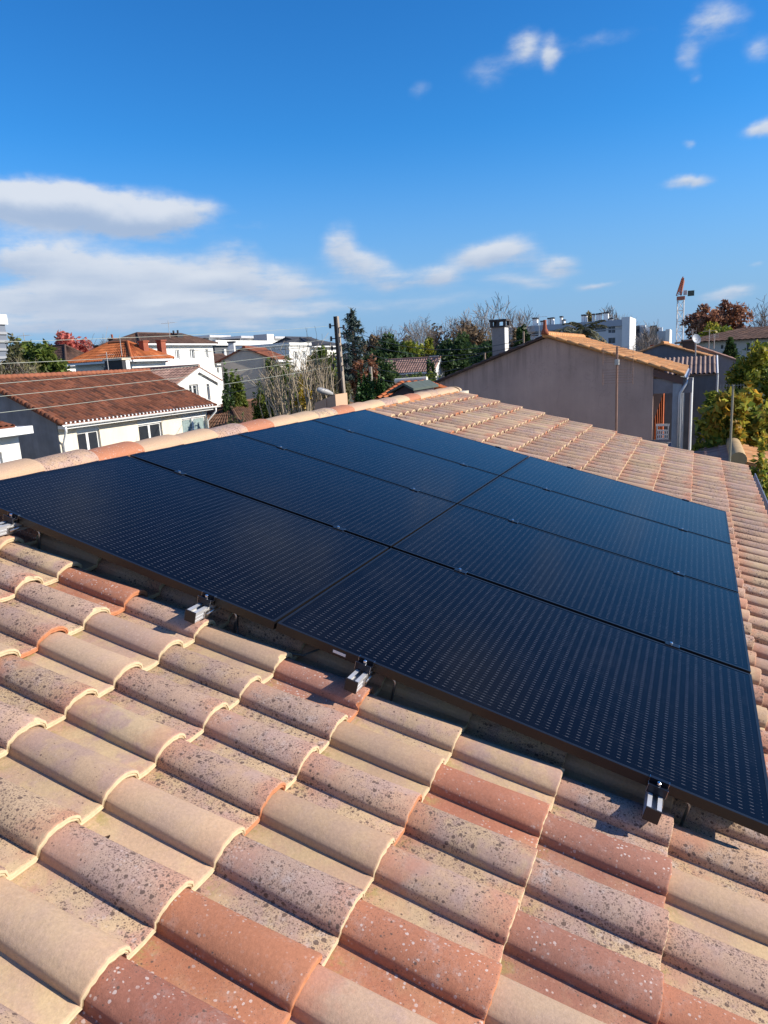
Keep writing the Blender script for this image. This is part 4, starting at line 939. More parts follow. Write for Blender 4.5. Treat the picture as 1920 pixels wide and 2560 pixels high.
# --- flats
def flats():
    D = 125; c = at(1556, 799, D); X, yr, zt = c; yl = on_x(1255, 818, X)[1]; xe = on_y(1568, 799, yr)[0]
    root = thing('apartment_building', 'long white block of flats with many rooftop chimneys behind the mauve house', 'building', (X + 6, (yl + yr) / 2, 0))
    FL = mat('shaded_white_facade', (.60, .61, .62), .9, .06, .3); ops = []  # white facade painted greyer, with its shade in the colour
    for (a, b_) in (((1521, 816), (1529, 832)), ((1530, 816), (1538, 832)), ((1487, 820), (1515, 828)), ((1477, 821), (1485, 830)), ((1369, 828), (1384, 840)), ((1328, 832), (1346, 840)), ((1521, 845), (1538, 858)), ((1487, 850), (1515, 858)), ((1400, 856), (1416, 866))):
        A, B = on_x(*a, X), on_x(*b_, X); ops.append((yl - A[1], yl - B[1], B[2], A[2]))
    wb = MB(); grid_wall(wb, (X, yl), (0, -1), yl - yr, 0, zt, ops, (-1, 0), .3)
    wb.face([(X, yl, 0), (X + 11, yl, 0), (X + 11, yl, zt), (X, yl, zt)]); wb.face([(X + 11, yr, 0), (X + 11, yl, 0), (X + 11, yl, zt), (X + 11, yr, zt)]); wb.build('wall', FL, root)
    for o in ops: fit_window(root, (X, yl), (0, -1), (-1, 0), o, leaves=2, fm=mat('dark_window_frame', (.12, .14, .18), .5), depth=.3)
    MB().box((X - .5, yr - 1.2, 0), (X + 11.5, yr - .003, zt + .35)).build('end_wall', mat('sunlit_white_gable', (.82, .81, .78), .9, .03), root)  # sunlight on the end wall put in as a whiter colour
    MB().box((X - .4, yr + .003, zt - .95), (X + 11, yl, zt + .02)).build('parapet', mat('grey_parapet', (.42, .44, .48), .9, .06, .3), root)
    MB().box((X - .05, yr + .003, zt - 1.5), (X - .001, yl, zt - 1.35)).build('string_course', mat('grey_parapet', (.42, .44, .48)), root)
    for px, py, ww, hh in ((1339, 798, 3.0, 2.6), (1358, 805, 2.4, 1.6), (1374, 798, 1.6, 2.4), (1382, 797, 1.6, 2.4), (1404, 794, 1.3, 2.8), (1411, 802, 1.0, 1.6), (1459, 790, 2.0, 3.4), (1466, 790, 1.2, 3.4), (1484, 788, 1.2, 3.2), (1496, 787, 2.2, 3.0), (1502, 786, 1.0, 3.0), (1516, 784, 2.8, 4.0), (1528, 799, 2.2, 1.2), (1275, 806, 1.6, 2.0), (1302, 812, 1.4, 1.4)):
        p = on_x(px, py, X + 4); MB_ = MB().box((X + 3.2, p[1] - ww * .13, zt - .5), (X + 4.4, p[1] + ww * .13, p[2])); ch = MB_.build('chimney', WHITE, root)
        MB().box((X + 3.1, p[1] - ww * .13 - .1, p[2]), (X + 4.5, p[1] + ww * .13 + .05, p[2] + .22)).build('chimney_cap', SOOT, ch)
    D = 160; c = at(1664, 827, D); X = c[0]
    r2 = thing('apartment_building', 'grey lower block of flats left of the crane', 'building', (X + 6, c[1] + 8, 0))
    yl = on_x(1576, 834, X)[1]; ym = on_x(1612, 833, X)[1]; G1 = mat('mid_grey_facade', (.38, .37, .37), .9, .08, .3)
    MB().box((X + 2, ym, 0), (X + 12, yl, on_x(1590, 819, X + 2)[2])).build('wall', G1, r2); MB().box((X, c[1], 0), (X + 11.9, ym - .003, c[2])).build('wall', mat('light_grey_facade', (.46, .48, .50), .9, .08, .3), r2)
    MB().box((X - .1, c[1] - .8, 0), (X + 12, c[1] - .003, c[2] + .3)).build('end_wall', WHITE, r2)
    for px, py, hh in ((1604, 813, 1.8), (1623, 818, 1.5), (1637, 819, 1.4), (1646, 819, 1.4)):
        p = on_x(px, py, X + 3); MB().box((X + 2.5, p[1] - .8, c[2] - .5), (X + 4, p[1] + .8, p[2])).build('chimney', WHITE, r2)
    for px in (1588, 1633): p = on_x(px, 845, X - .02); MB().box((X + (1.95 if px < 1610 else -.05), p[1] - .7, p[2]), (X + (1.99 if px < 1610 else -.01), p[1] + .7, p[2] + 2.5)).build('window', PANE, r2)
    # office tower, far left
    D = 190; c = at(31, 812, D); X, y0, zt = c
    r3 = thing('office_tower', 'grey ribbed office tower with a pale crown at the far left edge', 'building', (X, y0 + 12, 0))
    y1 = y0 + 26; z0 = 0
    X -= 18; MB().box((X, y0, 0), (X + 16, y1, zt)).build('wall', mat('blue_grey_glazing', (.16, .18, .22), .4, .1, .2), r3)
    nb = 9
    sb = MB()
    for i in range(nb): z = zt * (.18 + .8 * i / nb); sb.box((X - .35, y0 - .35, z), (X + 16.3, y1 + .3, z + zt * .028))
    sb.build('floor_band', mat('pale_spandrel', (.30, .31, .33), .7, .05, .2), r3)
    MB().box((X - .5, y0 - .5, zt), (X + 16.5, y1 + .5, zt + 2.2)).build('crown', mat('pale_crown', (.72, .73, .74), .6), r3)
    # houses that peep out behind the red tree
    building('house', 'small white house with a brown roof below the red tree', 'house', (165, 905), 72, (100, 900), (193, 903), WHITE, DBROWN, 'hip', 1.6, .3, (7, 4))
flats()
# --- roofs right below, on the right
def garden_roof():
    X = 15.2; rx = on_x(1846, 1150, X); zr = rx[2]; y = rx[1]
    e = on_x(1935, 1172, X); zl = on_x(1755, 1158, X)
    root = thing('garden_shed', 'garden shed with sandy tiles and a thick round ridge tile beside the eave', 'shed', (X + 1.5, y, 0))
    sl = .32; wl, wr = 2.6, 2.4; x1 = X + 3.4
    for k, (s, w_) in enumerate(((1, wl), (-1, wr))):
        E = y + s * w_; z = zr - sl * w_
        if s > 0: tiled_slope('roof_slope', (X, E, z), (x1, E, z), (x1, y, zr), (X, y, zr), PINKT, root, .23, .36, .05, .03, 6)
        else: tiled_slope('roof_slope', (x1, E, z), (X, E, z), (X, y, zr), (x1, y, zr), TANT, root, .23, .36, .05, .03, 6)
    r_ = MB(); r_.tube([(X - .10, y, zr + .02), (x1 + .05, y, zr + .02)], .17, 14); o = r_.build('ridge', roof_mat('ochre_ridge', [(.42, .29, .15), (.46, .33, .18)], .25), root, True); color_attr(o, 'tint', np.tile([.5, .6, 0], (len(r_.v), 1))); o.data.set_sharp_from_angle(angle=R(50))
    w_ = MB(); w_.prism([(X + .25, y + wl - .3, 0), (X + .25, y + wl - .3, zr - sl * (wl - .3) - .1), (X + .25, y, zr - .1), (X + .25, y - wr + .3, zr - sl * (wr - .3) - .1), (X + .25, y - wr + .3, 0)], (2.9, 0, 0)); w_.build('wall', mat('grey_cream_render', (.42, .38, .31), .9, .12, 1.0, streak=.2), root)
    b_ = MB()
    for s, w_ in ((1, wl), (-1, wr)):
        a = np.array([X + .02, y, zr - .06]); c = np.array([X + .02, y + s * w_, zr - sl * w_ - .06]); b_.prism([a, c, c - np.array([0, 0, .14]), a - np.array([0, 0, .14])], (.04, 0, 0))
    b_.build('barge_board', mat('brown_board', (.13, .075, .07), .8), root)
garden_roof()
def roof_box():                     # low box standing on the back slope of our roof
    x0 = 5.0; y0 = RY + .95
    A, B, C_ = on_x(838, 986, x0), on_x(786, 1008, x0), on_x(866, 1010, x0)
    y0 = A[1]; y1 = B[1]; zt, zl = A[2], B[2]
    m = mat('pinkish_cream_box', (.52, .34, .22), .9, .1, 3)
    r = thing('roof_hatch', 'low beige roof box with a sloping top just behind the ridge', 'roof hatch', (x0, y0, zt - 1.0))
    bx = MB(); bx.prism([(x0, y0, zt - 1.0), (x0, y1, zl - 1.0), (x0, y1, zl), (x0, y0, zt)], (.30, 0, 0)); bx.build('box', m, r)
    sm = MB(); ymid = (y0 + y1) / 2 - .02; sm.box((x0 - .012, ymid, zt - 1.0), (x0 - .001, ymid + .025, (zt + zl) / 2 - .005)); sm.build('seam', m, r)
roof_box()
# small ridged roof and shed roof seen over our ridge next to the mauve gable
def orange_lean():
    X = 18.5; a, b_ = on_x(1000, 968, X), on_x(1068, 952, X); r = thing('garage', 'little garage with an orange roof and white edge squeezed against the mauve gable', 'garage', (X + 1, a[1], 0))
    ya, yb = a[1], b_[1]; za, zb = a[2], b_[2]; f = on_x(1040, 985, X - 2.2)
    zlow = f[2] - .1
    tiled_slope('roof_slope', (X - 2.4, ya - .2, zlow), (X - 2.4, yb, zlow), (X, yb, zb), (X, ya, zb), ORANGE, r, .23, .36, .05, .03, 5)
    t = MB().tube([(X, ya + .15, zb + .03), (X, yb, zb + .05)], .08, 10); t.build('ridge', CREAM, r)
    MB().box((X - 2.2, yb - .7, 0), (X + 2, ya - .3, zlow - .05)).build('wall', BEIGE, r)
    tiled_slope('roof_slope', (X + 2.3, yb, zlow), (X + 2.3, ya, zlow), (X, ya, zb), (X, yb, zb), ORANGE, r, .23, .36, .05, .03, 4)
    X2 = 15.5; p, q, s_ = on_x(968, 985, X2), on_x(1008, 963, X2), on_x(1034, 977, X2)
    r2 = thing('shed', 'little shed with a dark green-grey roof behind the ridge caps', 'shed', (X2 + 1, q[1], 0))
    gr = mat('green_grey_felt', (.075, .095, .08), .8, .2, 4)
    for (u, v_) in (((p[1], p[2]), (q[1], q[2])), ((q[1], q[2]), (s_[1], s_[2]))):
        MB().prism([(X2, u[0], u[1]), (X2, v_[0], v_[1]), (X2, v_[0], v_[1] + .06), (X2, u[0], u[1] + .06)], (2.0, 0, 0)).build('roof_slope', gr, r2)
    MB().prism([(X2 + .15, p[1] - .1, 0), (X2 + .15, s_[1] + .05, 0), (X2 + .15, s_[1] + .05, s_[2] - .03), (X2 + .15, q[1], q[2] - .02), (X2 + .15, p[1] - .1, p[2])], (1.6, 0, 0)).build('wall', mat('dark_shed_wood', (.05, .04, .05), .9, .3, 9), r2)
orange_lean()

# ------------------------------------------------------------------ poles, wires, aerials, crane
CONC = mat('weathered_concrete', (.40, .33, .26), .9, .2, 2.0, .3, 40, streak=.25)
def pole():
    top, bot = at(840, 791, 31), at(858, 1008, 31)
    d = (bot - top); base = top + d * ((top[2]) / -d[2])
    root = thing('utility_pole', 'weathered concrete utility pole carrying wires behind the ridge', 'utility pole', (base[0], base[1], 0))
    ax = base - top; ex = np.array([0, -1., 0]); ey = np.array([1., 0, 0])
    for (nm, m, side) in (('shaft', CONC, 0), ('web', mat('shaded_concrete', (.055, .045, .038), .95, .2, 2, streak=.2), 1)):
        mb = MB()
        if side == 0: a0, a1, w0, w1 = -.10, -.02, .14, .20
        mb = MB(); hw0, hw1 = .095, .165; dd0, dd1 = .08, .12
        if nm == 'shaft':  # flange on the right, coloured as the lit side
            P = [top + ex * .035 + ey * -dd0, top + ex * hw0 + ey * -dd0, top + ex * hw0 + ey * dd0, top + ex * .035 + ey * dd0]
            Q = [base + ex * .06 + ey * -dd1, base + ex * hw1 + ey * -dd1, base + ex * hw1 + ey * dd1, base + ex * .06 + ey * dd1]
        else:  # left side, its shade painted in as dark concrete
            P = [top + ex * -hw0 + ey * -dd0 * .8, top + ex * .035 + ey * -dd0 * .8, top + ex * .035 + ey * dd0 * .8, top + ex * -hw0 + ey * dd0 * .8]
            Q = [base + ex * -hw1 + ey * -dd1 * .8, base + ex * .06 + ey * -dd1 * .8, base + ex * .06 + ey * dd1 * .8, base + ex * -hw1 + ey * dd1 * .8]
        i = len(mb.v); mb.v += [tuple(q) for q in P + Q]; mb.f += [(3, 2, 1, 0), (4, 5, 6, 7)] + [(k, (k + 1) % 4, 4 + (k + 1) % 4, 4 + k) for k in range(4)]
        mb.build(nm, m, root)
    ins = mat('dark_insulator', (.03, .03, .035), .4)
    for k, (z, s) in enumerate(((.37, -1), (.90, -1), (1.30, -1), (1.65, -1), (2.05, -1), (.47, 1), (.86, 1), (1.22, 1), (1.68, 1), (2.05, 1))):
        p = top + ax * (z / abs(ax[2])); b_ = MB(); e = p + ex * s * .32
        b_.tube([p, e], .022, 6); b_.tube([e + (0, 0, -.10), e + (0, 0, .10)], .05, 8); b_.build('insulator', ins, root)
    return top, ax, ex
PT, PAX, PEX = pole()
def pole_pt(z, s): return PT + PAX * (z / abs(PAX[2])) + PEX * s * .32
WIREL = mat('pale_wire', (.40, .42, .35), .5, .05); WIRED = mat('dark_wire', (.06, .065, .07), .6, .05)
def wire(a, b, sag, m, label, rad=.011, group='overhead wires'):
    a = np.array(a); b = np.array(b); pts = []
    for i in range(25):
        t = i / 24; p = a + (b - a) * t; p[2] -= sag * 4 * t * (1 - t); pts.append(p)
    mb = MB().tube(pts, rad, 5); o = mb.build('wire', m, place=pts[0], smooth=True); tag(o, label, 'wire', group)
LBL = ['uppermost pale overhead wire from the pole towards the left edge', 'second pale overhead wire, crossing the green trees at the left', 'third pale overhead wire, crossing just below the brown ridge', 'fourth pale overhead wire, across the middle of the brown roof', 'lowest pale overhead wire, over the eave of the brown roof']
for k, (px, py, zz, sg, pm) in enumerate(((0, 855, .37, .12, 0), (0, 909, .90, .22, 0), (0, 959, 1.30, .16, 0), (0, 991, 1.65, .16, 0), (0, 1032, 2.05, .16, 0))):
    D = 17.5; e = at(px, py, D); s = pole_pt(zz, -1); e[2] += .77 * sg; d = e - s; wire(s, s + d * 1.35, sg, WIREL, LBL[k], .0058)
wire(pole_pt(1.1, -1), at(470, 925, 38) + np.array([0, 0, 1.0]), .2, WIRED, 'dark wire dropping from the pole towards the small white pediment house', .012)
wire(pole_pt(1.5, -1), at(560, 985, 36), .25, WIRED, 'dark wire dropping from the pole across the beige gable', .012)
LBR = ['uppermost dark wire from the pole to the chimney of the mauve house', 'second dark wire from the pole to the chimney of the mauve house', 'third dark wire from the pole to the mauve roof', 'fourth dark wire from the pole to the mauve roof slope', 'lowest dark wire from the pole to the foot of the mauve gable']
for k, (px, py, zz) in enumerate(((1310, 848, .47), (1310, 862, .86), (1212, 884, 1.22), (1150, 920, 1.68), (1085, 945, 2.05))):
    wire(pole_pt(zz, 1), at(px, py, 26.5), .62 - .06 * k, WIRED, LBR[k], .011)
def lamp():
    a, b_ = at(792, 973, 29), at(832, 985, 29.4); root = thing('street_lamp', 'grey street lamp head on an arm beside the pole', 'street lamp', (b_[0], b_[1], 0))
    GL = mat('lamp_grey', (.36, .36, .36), .5)
    h = MB(); d = (b_ - a); n = 8
    h.tube([a + d * t for t in (0, .08, .3, .7, .95, 1)], [.02, .09, .13, .12, .07, .04], 10); h.build('lamp_head', GL, root, True)
    ar = MB(); e = pole_pt(5.2, 1); ar.tube([b_, b_ + d * .25 + (0, 0, -.12), (b_ + d * .6) + (0, 0, -.5), (b_[0] + d[0], b_[1] + d[1], 0)], .04, 8); ar.build('lamp_post', GL, root, True)
lamp()
def aerial(label, base, top_z, m, els, span=.45, boom=.9, group=None, extra=True):
    x, y, z = base; root = thing('tv_aerial', label, 'tv aerial', base, group)
    MB().tube([(x, y, z), (x, y, top_z)], .022, 8).build('mast', m, root)
    for j, (zb, n, sp, vertical, bm) in enumerate(els):
        a = MB(); a.tube([(x - .05, y + bm, zb), (x - .05, y - bm, zb)], .011, 6)
        for i in range(n):
            yy = y + bm - 2 * bm * i / max(1, n - 1)
            if vertical: a.tube([(x - .05, yy, zb - sp), (x - .05, yy, zb + sp)], .006, 5)
            else: a.tube([(x - .05 - sp, yy, zb), (x - .05 + sp, yy, zb)], .006, 5)
        a.build('antenna', m, root)
GALV = mat('galvanised_steel', (.42, .40, .38), .5, .15, 6, metal=.3); RUST = mat('rust_stained_mast', (.30, .17, .12), .8, .25, 5)
q = on_x(1543, 866, 20.0); zb = on_x(1543, 1090, 20.0)[2]
def big_aerial():
    root = thing('tv_aerial', 'tall rusty mast with a broad comb-like aerial in front of the mauve gable', 'tv aerial', (q[0], q[1], 0))
    MB().tube([(q[0], q[1], 0), (q[0], q[1], q[2])], .035, 8).build('mast', RUST, root)
    MB().tube([(q[0] - .02, q[1], on_x(1543, 912, 20)[2]), (q[0] - .02, q[1], on_x(1543, 898, 20)[2])], .07, 8).build('bracket', GALV, root)
    yl, yr = on_x(1508, 900, 20)[1], on_x(1583, 900, 20)[1]
    for k, (py, py2) in enumerate(((869, 881), (893, 905), (924, 938), (944, 957))):
        z1, z0 = on_x(1543, py, 20)[2], on_x(1543, py2, 20)[2]; a = MB()
        for yy in (yl, yr): a.tube([(q[0] - .06, yy, z1 + .04), (q[0] - .06, yy, z0 - .06)], .008, 5)
        for t in (0, .5, 1): a.tube([(q[0] - .06, yl, z1 + (z0 - z1) * t), (q[0] - .06, yr, z1 + (z0 - z1) * t)], .0055, 5)
        a.build('antenna', RUST, root)
big_aerial()
q2 = on_x(1833, 962, 14.6); 
def slim_aerial():
    root = thing('tv_aerial', 'slim pale mast with a small aerial in front of the yellowing tree', 'tv aerial', (q2[0], q2[1], 0))
    MB().tube([(q2[0], q2[1], 0), (q2[0], q2[1], q2[2])], .022, 8).build('mast', mat('olive_grey_pole', (.32, .28, .20), .7, .1, 5), root)
    a = MB(); z = q2[2] - .03; a.tube([(q2[0], q2[1] + .24, z), (q2[0], q2[1] - .20, z + .02)], .006, 5)
    for i in range(9):
        yy = q2[1] + .24 - .44 * i / 8; a.tube([(q2[0] - .01, yy, z - .05), (q2[0] + .01, yy, z + .05)], .0035, 5); a.tube([(q2[0] - .1, yy, z), (q2[0] + .1, yy, z)], .0035, 5)
    a.build('antenna', mat('dull_grey_metal', (.16, .16, .16), .6), root)
slim_aerial()
for (lab, px, pyt, pyb, D) in (('thin tv aerial on the orange hipped roof', 305, 838, 890, 50), ('thin tv aerial with a crossbar above the tall white house', 425, 801, 845, 70), ('small tv aerial with a flat crossbar above the green trees at the left', 66, 832, 880, 60), ('short tv aerial standing beside the dark chimney of the brown roof', 272, 880, 930, 40), ('tv aerial on the flats left of the finial', 1348, 786, 840, 60)):
    p, p0 = at(px, pyt, D), at(px, pyb, D); sc = D / 45
    aerial(lab, p0, p[2], GALV, [(p[2] - .15 * sc, 7, .22 * sc, False, .5 * sc)], group=None)
def dish():
    p = at(1740, 848, 40); root = thing('satellite_dish', 'pale grey satellite dish on a short mast above the dark gable', 'satellite dish', (p[0], p[1], p[2] - .9))
    MB().tube([(p[0], p[1], p[2] - .9), (p[0], p[1], p[2])], .03, 8).build('mast', GALV, root)
    d = MB(); n = 16; ax = np.array([-.75, -.55, .37]); ax /= np.linalg.norm(ax); e1 = np.cross(ax, (0, 0, 1)); e1 /= np.linalg.norm(e1); e2 = np.cross(e1, ax)
    rings = [(0, .0), (.10, .01), (.17, .03), (.24, .06)]
    d.v.append(tuple(p - ax * .0))
    for r_, h in rings[1:]:
        for i in range(n): t = 2 * math.pi * i / n; d.v.append(tuple(p + ax * h + e1 * r_ * math.cos(t) + e2 * r_ * math.sin(t) * 1.05))
    for i in range(n): d.f.append((0, 1 + i, 1 + (i + 1) % n))
    for k in range(2):
        for i in range(n): a = 1 + k * n + i; b_ = 1 + k * n + (i + 1) % n; d.f.append((a, a + n, b_ + n, b_))
    d.build('dish', mat('dish_grey', (.34, .37, .42), .5), root, True)
    MB().tube([p - e2 * .22, p + ax * .28 - e2 * .06], .012, 6).build('feed_arm', GALV, root)
    for px, lab in ((1730, 'pair of thin aerial masts left of the satellite dish'), (1772, 'aerial with many crossbars right of the satellite dish'), (1785, 'short aerial mast over the pale verge tiles')):
        b0, b1 = at(px, 872, 44), at(px, 823 if px < 1780 else 835, 44)
        aerial(lab, b0, b1[2], GALV, [(b1[2] - .1, 6, .3, False, .35), (b1[2] - .45, 5, .25, False, .4)] if px == 1772 else [(b1[2] - .1, 4, .15, True, .18)])
dish()
def crane():
    D = 210; t = at(1702, 750, D); b_ = at(1702, 840, D); s = .8; x, y = t[0], t[1]
    root = thing('tower_crane', 'red and white tower crane rising behind the roofs', 'crane', (x, y, 0))
    WH = mat('crane_white_steel', (.72, .66, .62), .6); RD = mat('crane_red_steel', (.50, .16, .10), .6); DK = mat('crane_dark_block', (.06, .09, .08), .8)
    m = MB(); n = int(t[2] / 2.4)
    for sx in (-s, s):
        for sy_ in (-s, s): m.tube([(x + sx, y + sy_, 0), (x + sx, y + sy_, t[2])], .12, 4)
    for i in range(n):
        z0, z1 = t[2] * i / n, t[2] * (i + 1) / n
        for (a, c) in (((-s, -s), (s, -s)), ((s, -s), (s, s)), ((s, s), (-s, s)), ((-s, s), (-s, -s))):
            f = (a, c) if i % 2 else (c, a); m.tube([(x + f[0][0], y + f[0][1], z0), (x + f[1][0], y + f[1][1], z1)], .07, 4); m.tube([(x + a[0], y + a[1], z1), (x + c[0], y + c[1], z1)], .06, 4)
    m.build('mast', WH, root)
    cbn = MB().box((x - 1.0, y - 1.0, t[2]), (x + 1.0, y + 1.0, t[2] + .9)); cbn.build('slewing_ring', RD, root)
    jt = at(1710, 707, D); 
    j = MB(); a0 = np.array([x, y + .6, t[2] + 1.2]); a1 = np.array([x - 14, jt[1], jt[2]]); 
    for off in ((0, .55, 0), (0, -.55, 0), (.5, 0, .9)): j.tube([a0 + off, a1 + np.array(off) * .4], .11, 4)
    for i in range(10):
        p0 = a0 + (a1 - a0) * i / 10; p1 = a0 + (a1 - a0) * (i + 1) / 10; k = 1 - .6 * i / 10
        j.tube([p0 + np.array((0, .55, 0)) * k, p1 + np.array((.5, 0, .9)) * k], .09, 4); j.tube([p0 + np.array((0, -.55, 0)) * k, p1 + np.array((.5, 0, .9)) * k], .09, 4); j.tube([p0 + np.array((0, .55, 0)) * k, p1 + np.array((0, -.55, 0)) * k], .09, 4)
    j.build('jib', RD, root)
    MB().box((x + 1.5, y - 3.2, t[2] + 1.0), (x + 3, y - 1.6, t[2] + 2.3)).build('counterweight', DK, root)
    MB().box((x - 1.0, y - 1.5, t[2] + 1.21), (x + .5, y - .6, t[2] + 2.3)).build('cab', WH, root)
    MB().tube([(x, y, t[2] + 1.2), (x + 2, y - .6, t[2] + 5.0)], .2, 4).build('a_frame', RD, root)
crane()

# ------------------------------------------------------------------ trees and plants
def leaves(center, radii, n, size, clumps=26, fill=.55, seed=0, flat=1.0, squeeze=None, shell=.55):
    g = np.random.default_rng(seed); c = np.array(center); rad = np.array(radii)
    d = g.normal(size=(clumps, 3)); d /= np.linalg.norm(d, axis=1)[:, None]; rr = (shell + (1 - shell) * g.random(clumps)) * (.72 + .34 * g.random(clumps))
    cc = d * rr[:, None]; cr = fill * (.35 + .45 * g.random(clumps)); ct = g.random(clumps)
    k = g.integers(0, clumps, n); p = g.normal(size=(n, 3)); p /= np.linalg.norm(p, axis=1)[:, None]; p *= (g.random(n) ** .45)[:, None]
    q = cc[k] + p * cr[k][:, None]
    if squeeze is not None: q[:, :2] *= squeeze(q[:, 2])[:, None]
    P = c + q * rad
    nrm = g.normal(size=(n, 3)) + p * .3; nrm[:, 2] += .25 * flat; nrm /= np.linalg.norm(nrm, axis=1)[:, None]
    a = np.cross(nrm, g.normal(size=(n, 3))); a /= np.linalg.norm(a, axis=1)[:, None]; b_ = np.cross(nrm, a)
    s = size * (.6 + .8 * g.random(n)); L = s[:, None] * a; W_ = s[:, None] * .5 * b_
    V = np.stack([P - L, P + W_ * .9, P + L, P - W_ * .9], 1).reshape(-1, 3); F = np.arange(4 * n).reshape(-1, 4)
    T = np.column_stack([np.clip(ct[k] * .5 + .5 * g.random(n) + .10 * (q[:, 2]), 0, 1), g.random(n), np.zeros(n)]); T = np.repeat(T, 4, 0)
    return V, F, T
def mesh_np(name, V, F, T, m, parent):
    base = parent_loc(parent); me = bpy.data.meshes.new(name); me.from_pydata((V - base).tolist(), [], F.tolist()); me.materials.append(m)
    o = bpy.data.objects.new(name, me); COL.objects.link(o); o.parent = parent; color_attr(o, 'tint', T); return o
BARK = mat('grey_brown_bark', (.13, .10, .075), .95, .25, 6, .4, 30); PALEB = mat('pale_bark', (.36, .29, .20), .95, .2, 6); GREYB = mat('grey_twig_bark', (.30, .25, .21), .95, .2, 6)
def branches(mb, p, d, L, r, depth, g, spread=.6, n=3, upb=.15, segs=3, minr=.008):
    pts = [np.array(p, float)]; dd = np.array(d, float); dd /= np.linalg.norm(dd)
    for i in range(segs):
        dd = dd + g.normal(size=3) * .13 + np.array([0, 0, upb]); dd /= np.linalg.norm(dd); pts.append(pts[-1] + dd * L / segs)
    rs = [max(minr, r * (1 - .45 * i / segs)) for i in range(segs + 1)]
    mb.tube(pts, rs, 5 if depth > 2 else 3, False)
    if depth <= 0: return
    for i in range(n):
        t = .35 + .65 * (i + g.random()) / n; k = min(int(t * segs), segs - 1); q = pts[k] + (pts[k + 1] - pts[k]) * (t * segs - k)
        nd = dd + g.normal(size=3) * spread; branches(mb, q, nd, L * (.55 + .25 * g.random()), max(minr, r * .5), depth - 1, g, spread, n, upb, segs, minr)
def leafy(name, label, px, py, D, rx, ry, cols, n=2500, size=.16, clumps=26, group=None, cat='tree', mname=None, shell=.5, fill=.5, deep=None, squeeze=None, twigs=True, bark=BARK, trans=.38):
    """px, py: middle of the crown in the photo; rx, ry: its half width and half height there"""
    c = at(px, py, D); k = np.linalg.norm(c - CAM) / FPX; hx, hz = rx * k, ry * k; seed = int(px * 7 + py)
    top = c[2] + hz; low = .15 if cat == 'shrub' else .38 * top
    if squeeze is None and c[2] - hz > low:            # the crown goes on below what the roofs leave in sight
        h2 = (top - low) / 2; n = int(n * min(2.6, (h2 / hz) ** .8)); clumps = int(clumps * min(2.2, (h2 / hz) ** .7)); hx *= 1 + .13 * min(1, h2 / hz - 1); fill *= .95; hz = h2; c = np.array([c[0], c[1], top - h2])
    root = thing(name, label, cat, (c[0], c[1], 0), group); g = np.random.default_rng(seed)
    tr = MB(); zb = max(.2, c[2] - hz * .6)
    tr.tube([(c[0], c[1], 0), (c[0] + .05 * hx, c[1], zb * .6), (c[0], c[1] + .04 * hx, c[2])], [max(.08, hx * .07), hx * .055, hx * .03], 8)
    if twigs:
        for i in range(7):
            dd = g.normal(size=3); dd[2] = abs(dd[2]) * .8 + .2; branches(tr, (c[0], c[1], zb + (c[2] - zb) * g.random()), dd, hx * .42, hx * .02, 1, g, .5, 3, .02)
    tr.build('trunk', bark, root)
    V, F, T = leaves(c, (hx if deep is None else deep, hx, hz), n, size, clumps, fill, seed, squeeze=squeeze, shell=shell)
    mesh_np('crown', V, F, T, leaf_mat(mname or 'leaf_' + '_'.join('%02d' % int(100 * q) for q in cols[0] + cols[-1]), cols, trans), root)
    return root
def bare(name, label, px, py_top, D, hw, py_base=None, group=None, depth=4, m=GREYB, seed=1, r=.16, spread=.55, n=4, cat='tree'):
    t = at(px, py_top, D); H_ = t[2]; k = np.linalg.norm(t - CAM) / FPX; root = thing(name, label, cat, (t[0], t[1], 0), group); g = np.random.default_rng(seed)
    tk = MB(); h0 = H_ * .42; tk.tube([(t[0], t[1], 0), (t[0] + .1, t[1], h0 * .5), (t[0], t[1], h0)], [r * 1.4, r * 1.1, r], 8); tk.build('trunk', m, root)
    cr = MB(); branches(cr, (t[0], t[1], h0 * .9), (0, 0, 1), H_ * .36, r * .8, depth, g, spread, n, .10, 3, .013 * D / 60)
    for i in range(5):
        dd = g.normal(size=3); dd[2] = .9; branches(cr, (t[0], t[1], h0 * (.8 + .2 * g.random())), dd, hw * k * .62, r * .6, depth - 1, g, spread, n, .10, 3, .013 * D / 60)
    cr.build('crown', m, root)
    cc = np.array([t[0], t[1], H_ * .70]); rad = np.array([hw * k * .85, hw * k * .85, H_ * .28]); nn = 2600
    q = g.normal(size=(nn, 3)); q /= np.linalg.norm(q, axis=1)[:, None]; q *= (g.random(nn) ** .4)[:, None]; P_ = cc + q * rad
    d_ = q * (1, 1, .6) + g.normal(size=(nn, 3)) * .35 + (0, 0, .45); d_ /= np.linalg.norm(d_, axis=1)[:, None]; L_ = (.35 + .6 * g.random(nn))[:, None] * D / 95
    sd_ = np.cross(d_, g.normal(size=(nn, 3))); sd_ /= np.linalg.norm(sd_, axis=1)[:, None]; sd_ *= .010 * D / 90
    V_ = np.stack([P_ - sd_, P_ + sd_, P_ + d_ * L_ + sd_ * .4, P_ + d_ * L_ - sd_ * .4], 1).reshape(-1, 3)
    mesh_np('twigs', V_, np.arange(4 * nn).reshape(-1, 4), np.repeat(np.column_stack([g.random(nn), g.random(nn), np.zeros(nn)]), 4, 0), leaf_mat('twig_brown_grey', [(.16, .12, .09), (.26, .21, .17), (.34, .29, .25)], .1), root)
    return root
GREEN = [(.055, .09, .02), (.12, .165, .03), (.22, .25, .045)]; DKGREEN = [(.024, .055, .018), (.048, .088, .028), (.085, .135, .04)]
YEL = [(.07, .115, .022), (.22, .26, .035), (.46, .38, .04)]; ORY = [(.055, .09, .02), (.15, .21, .035), (.36, .34, .05), (.52, .27, .035)]
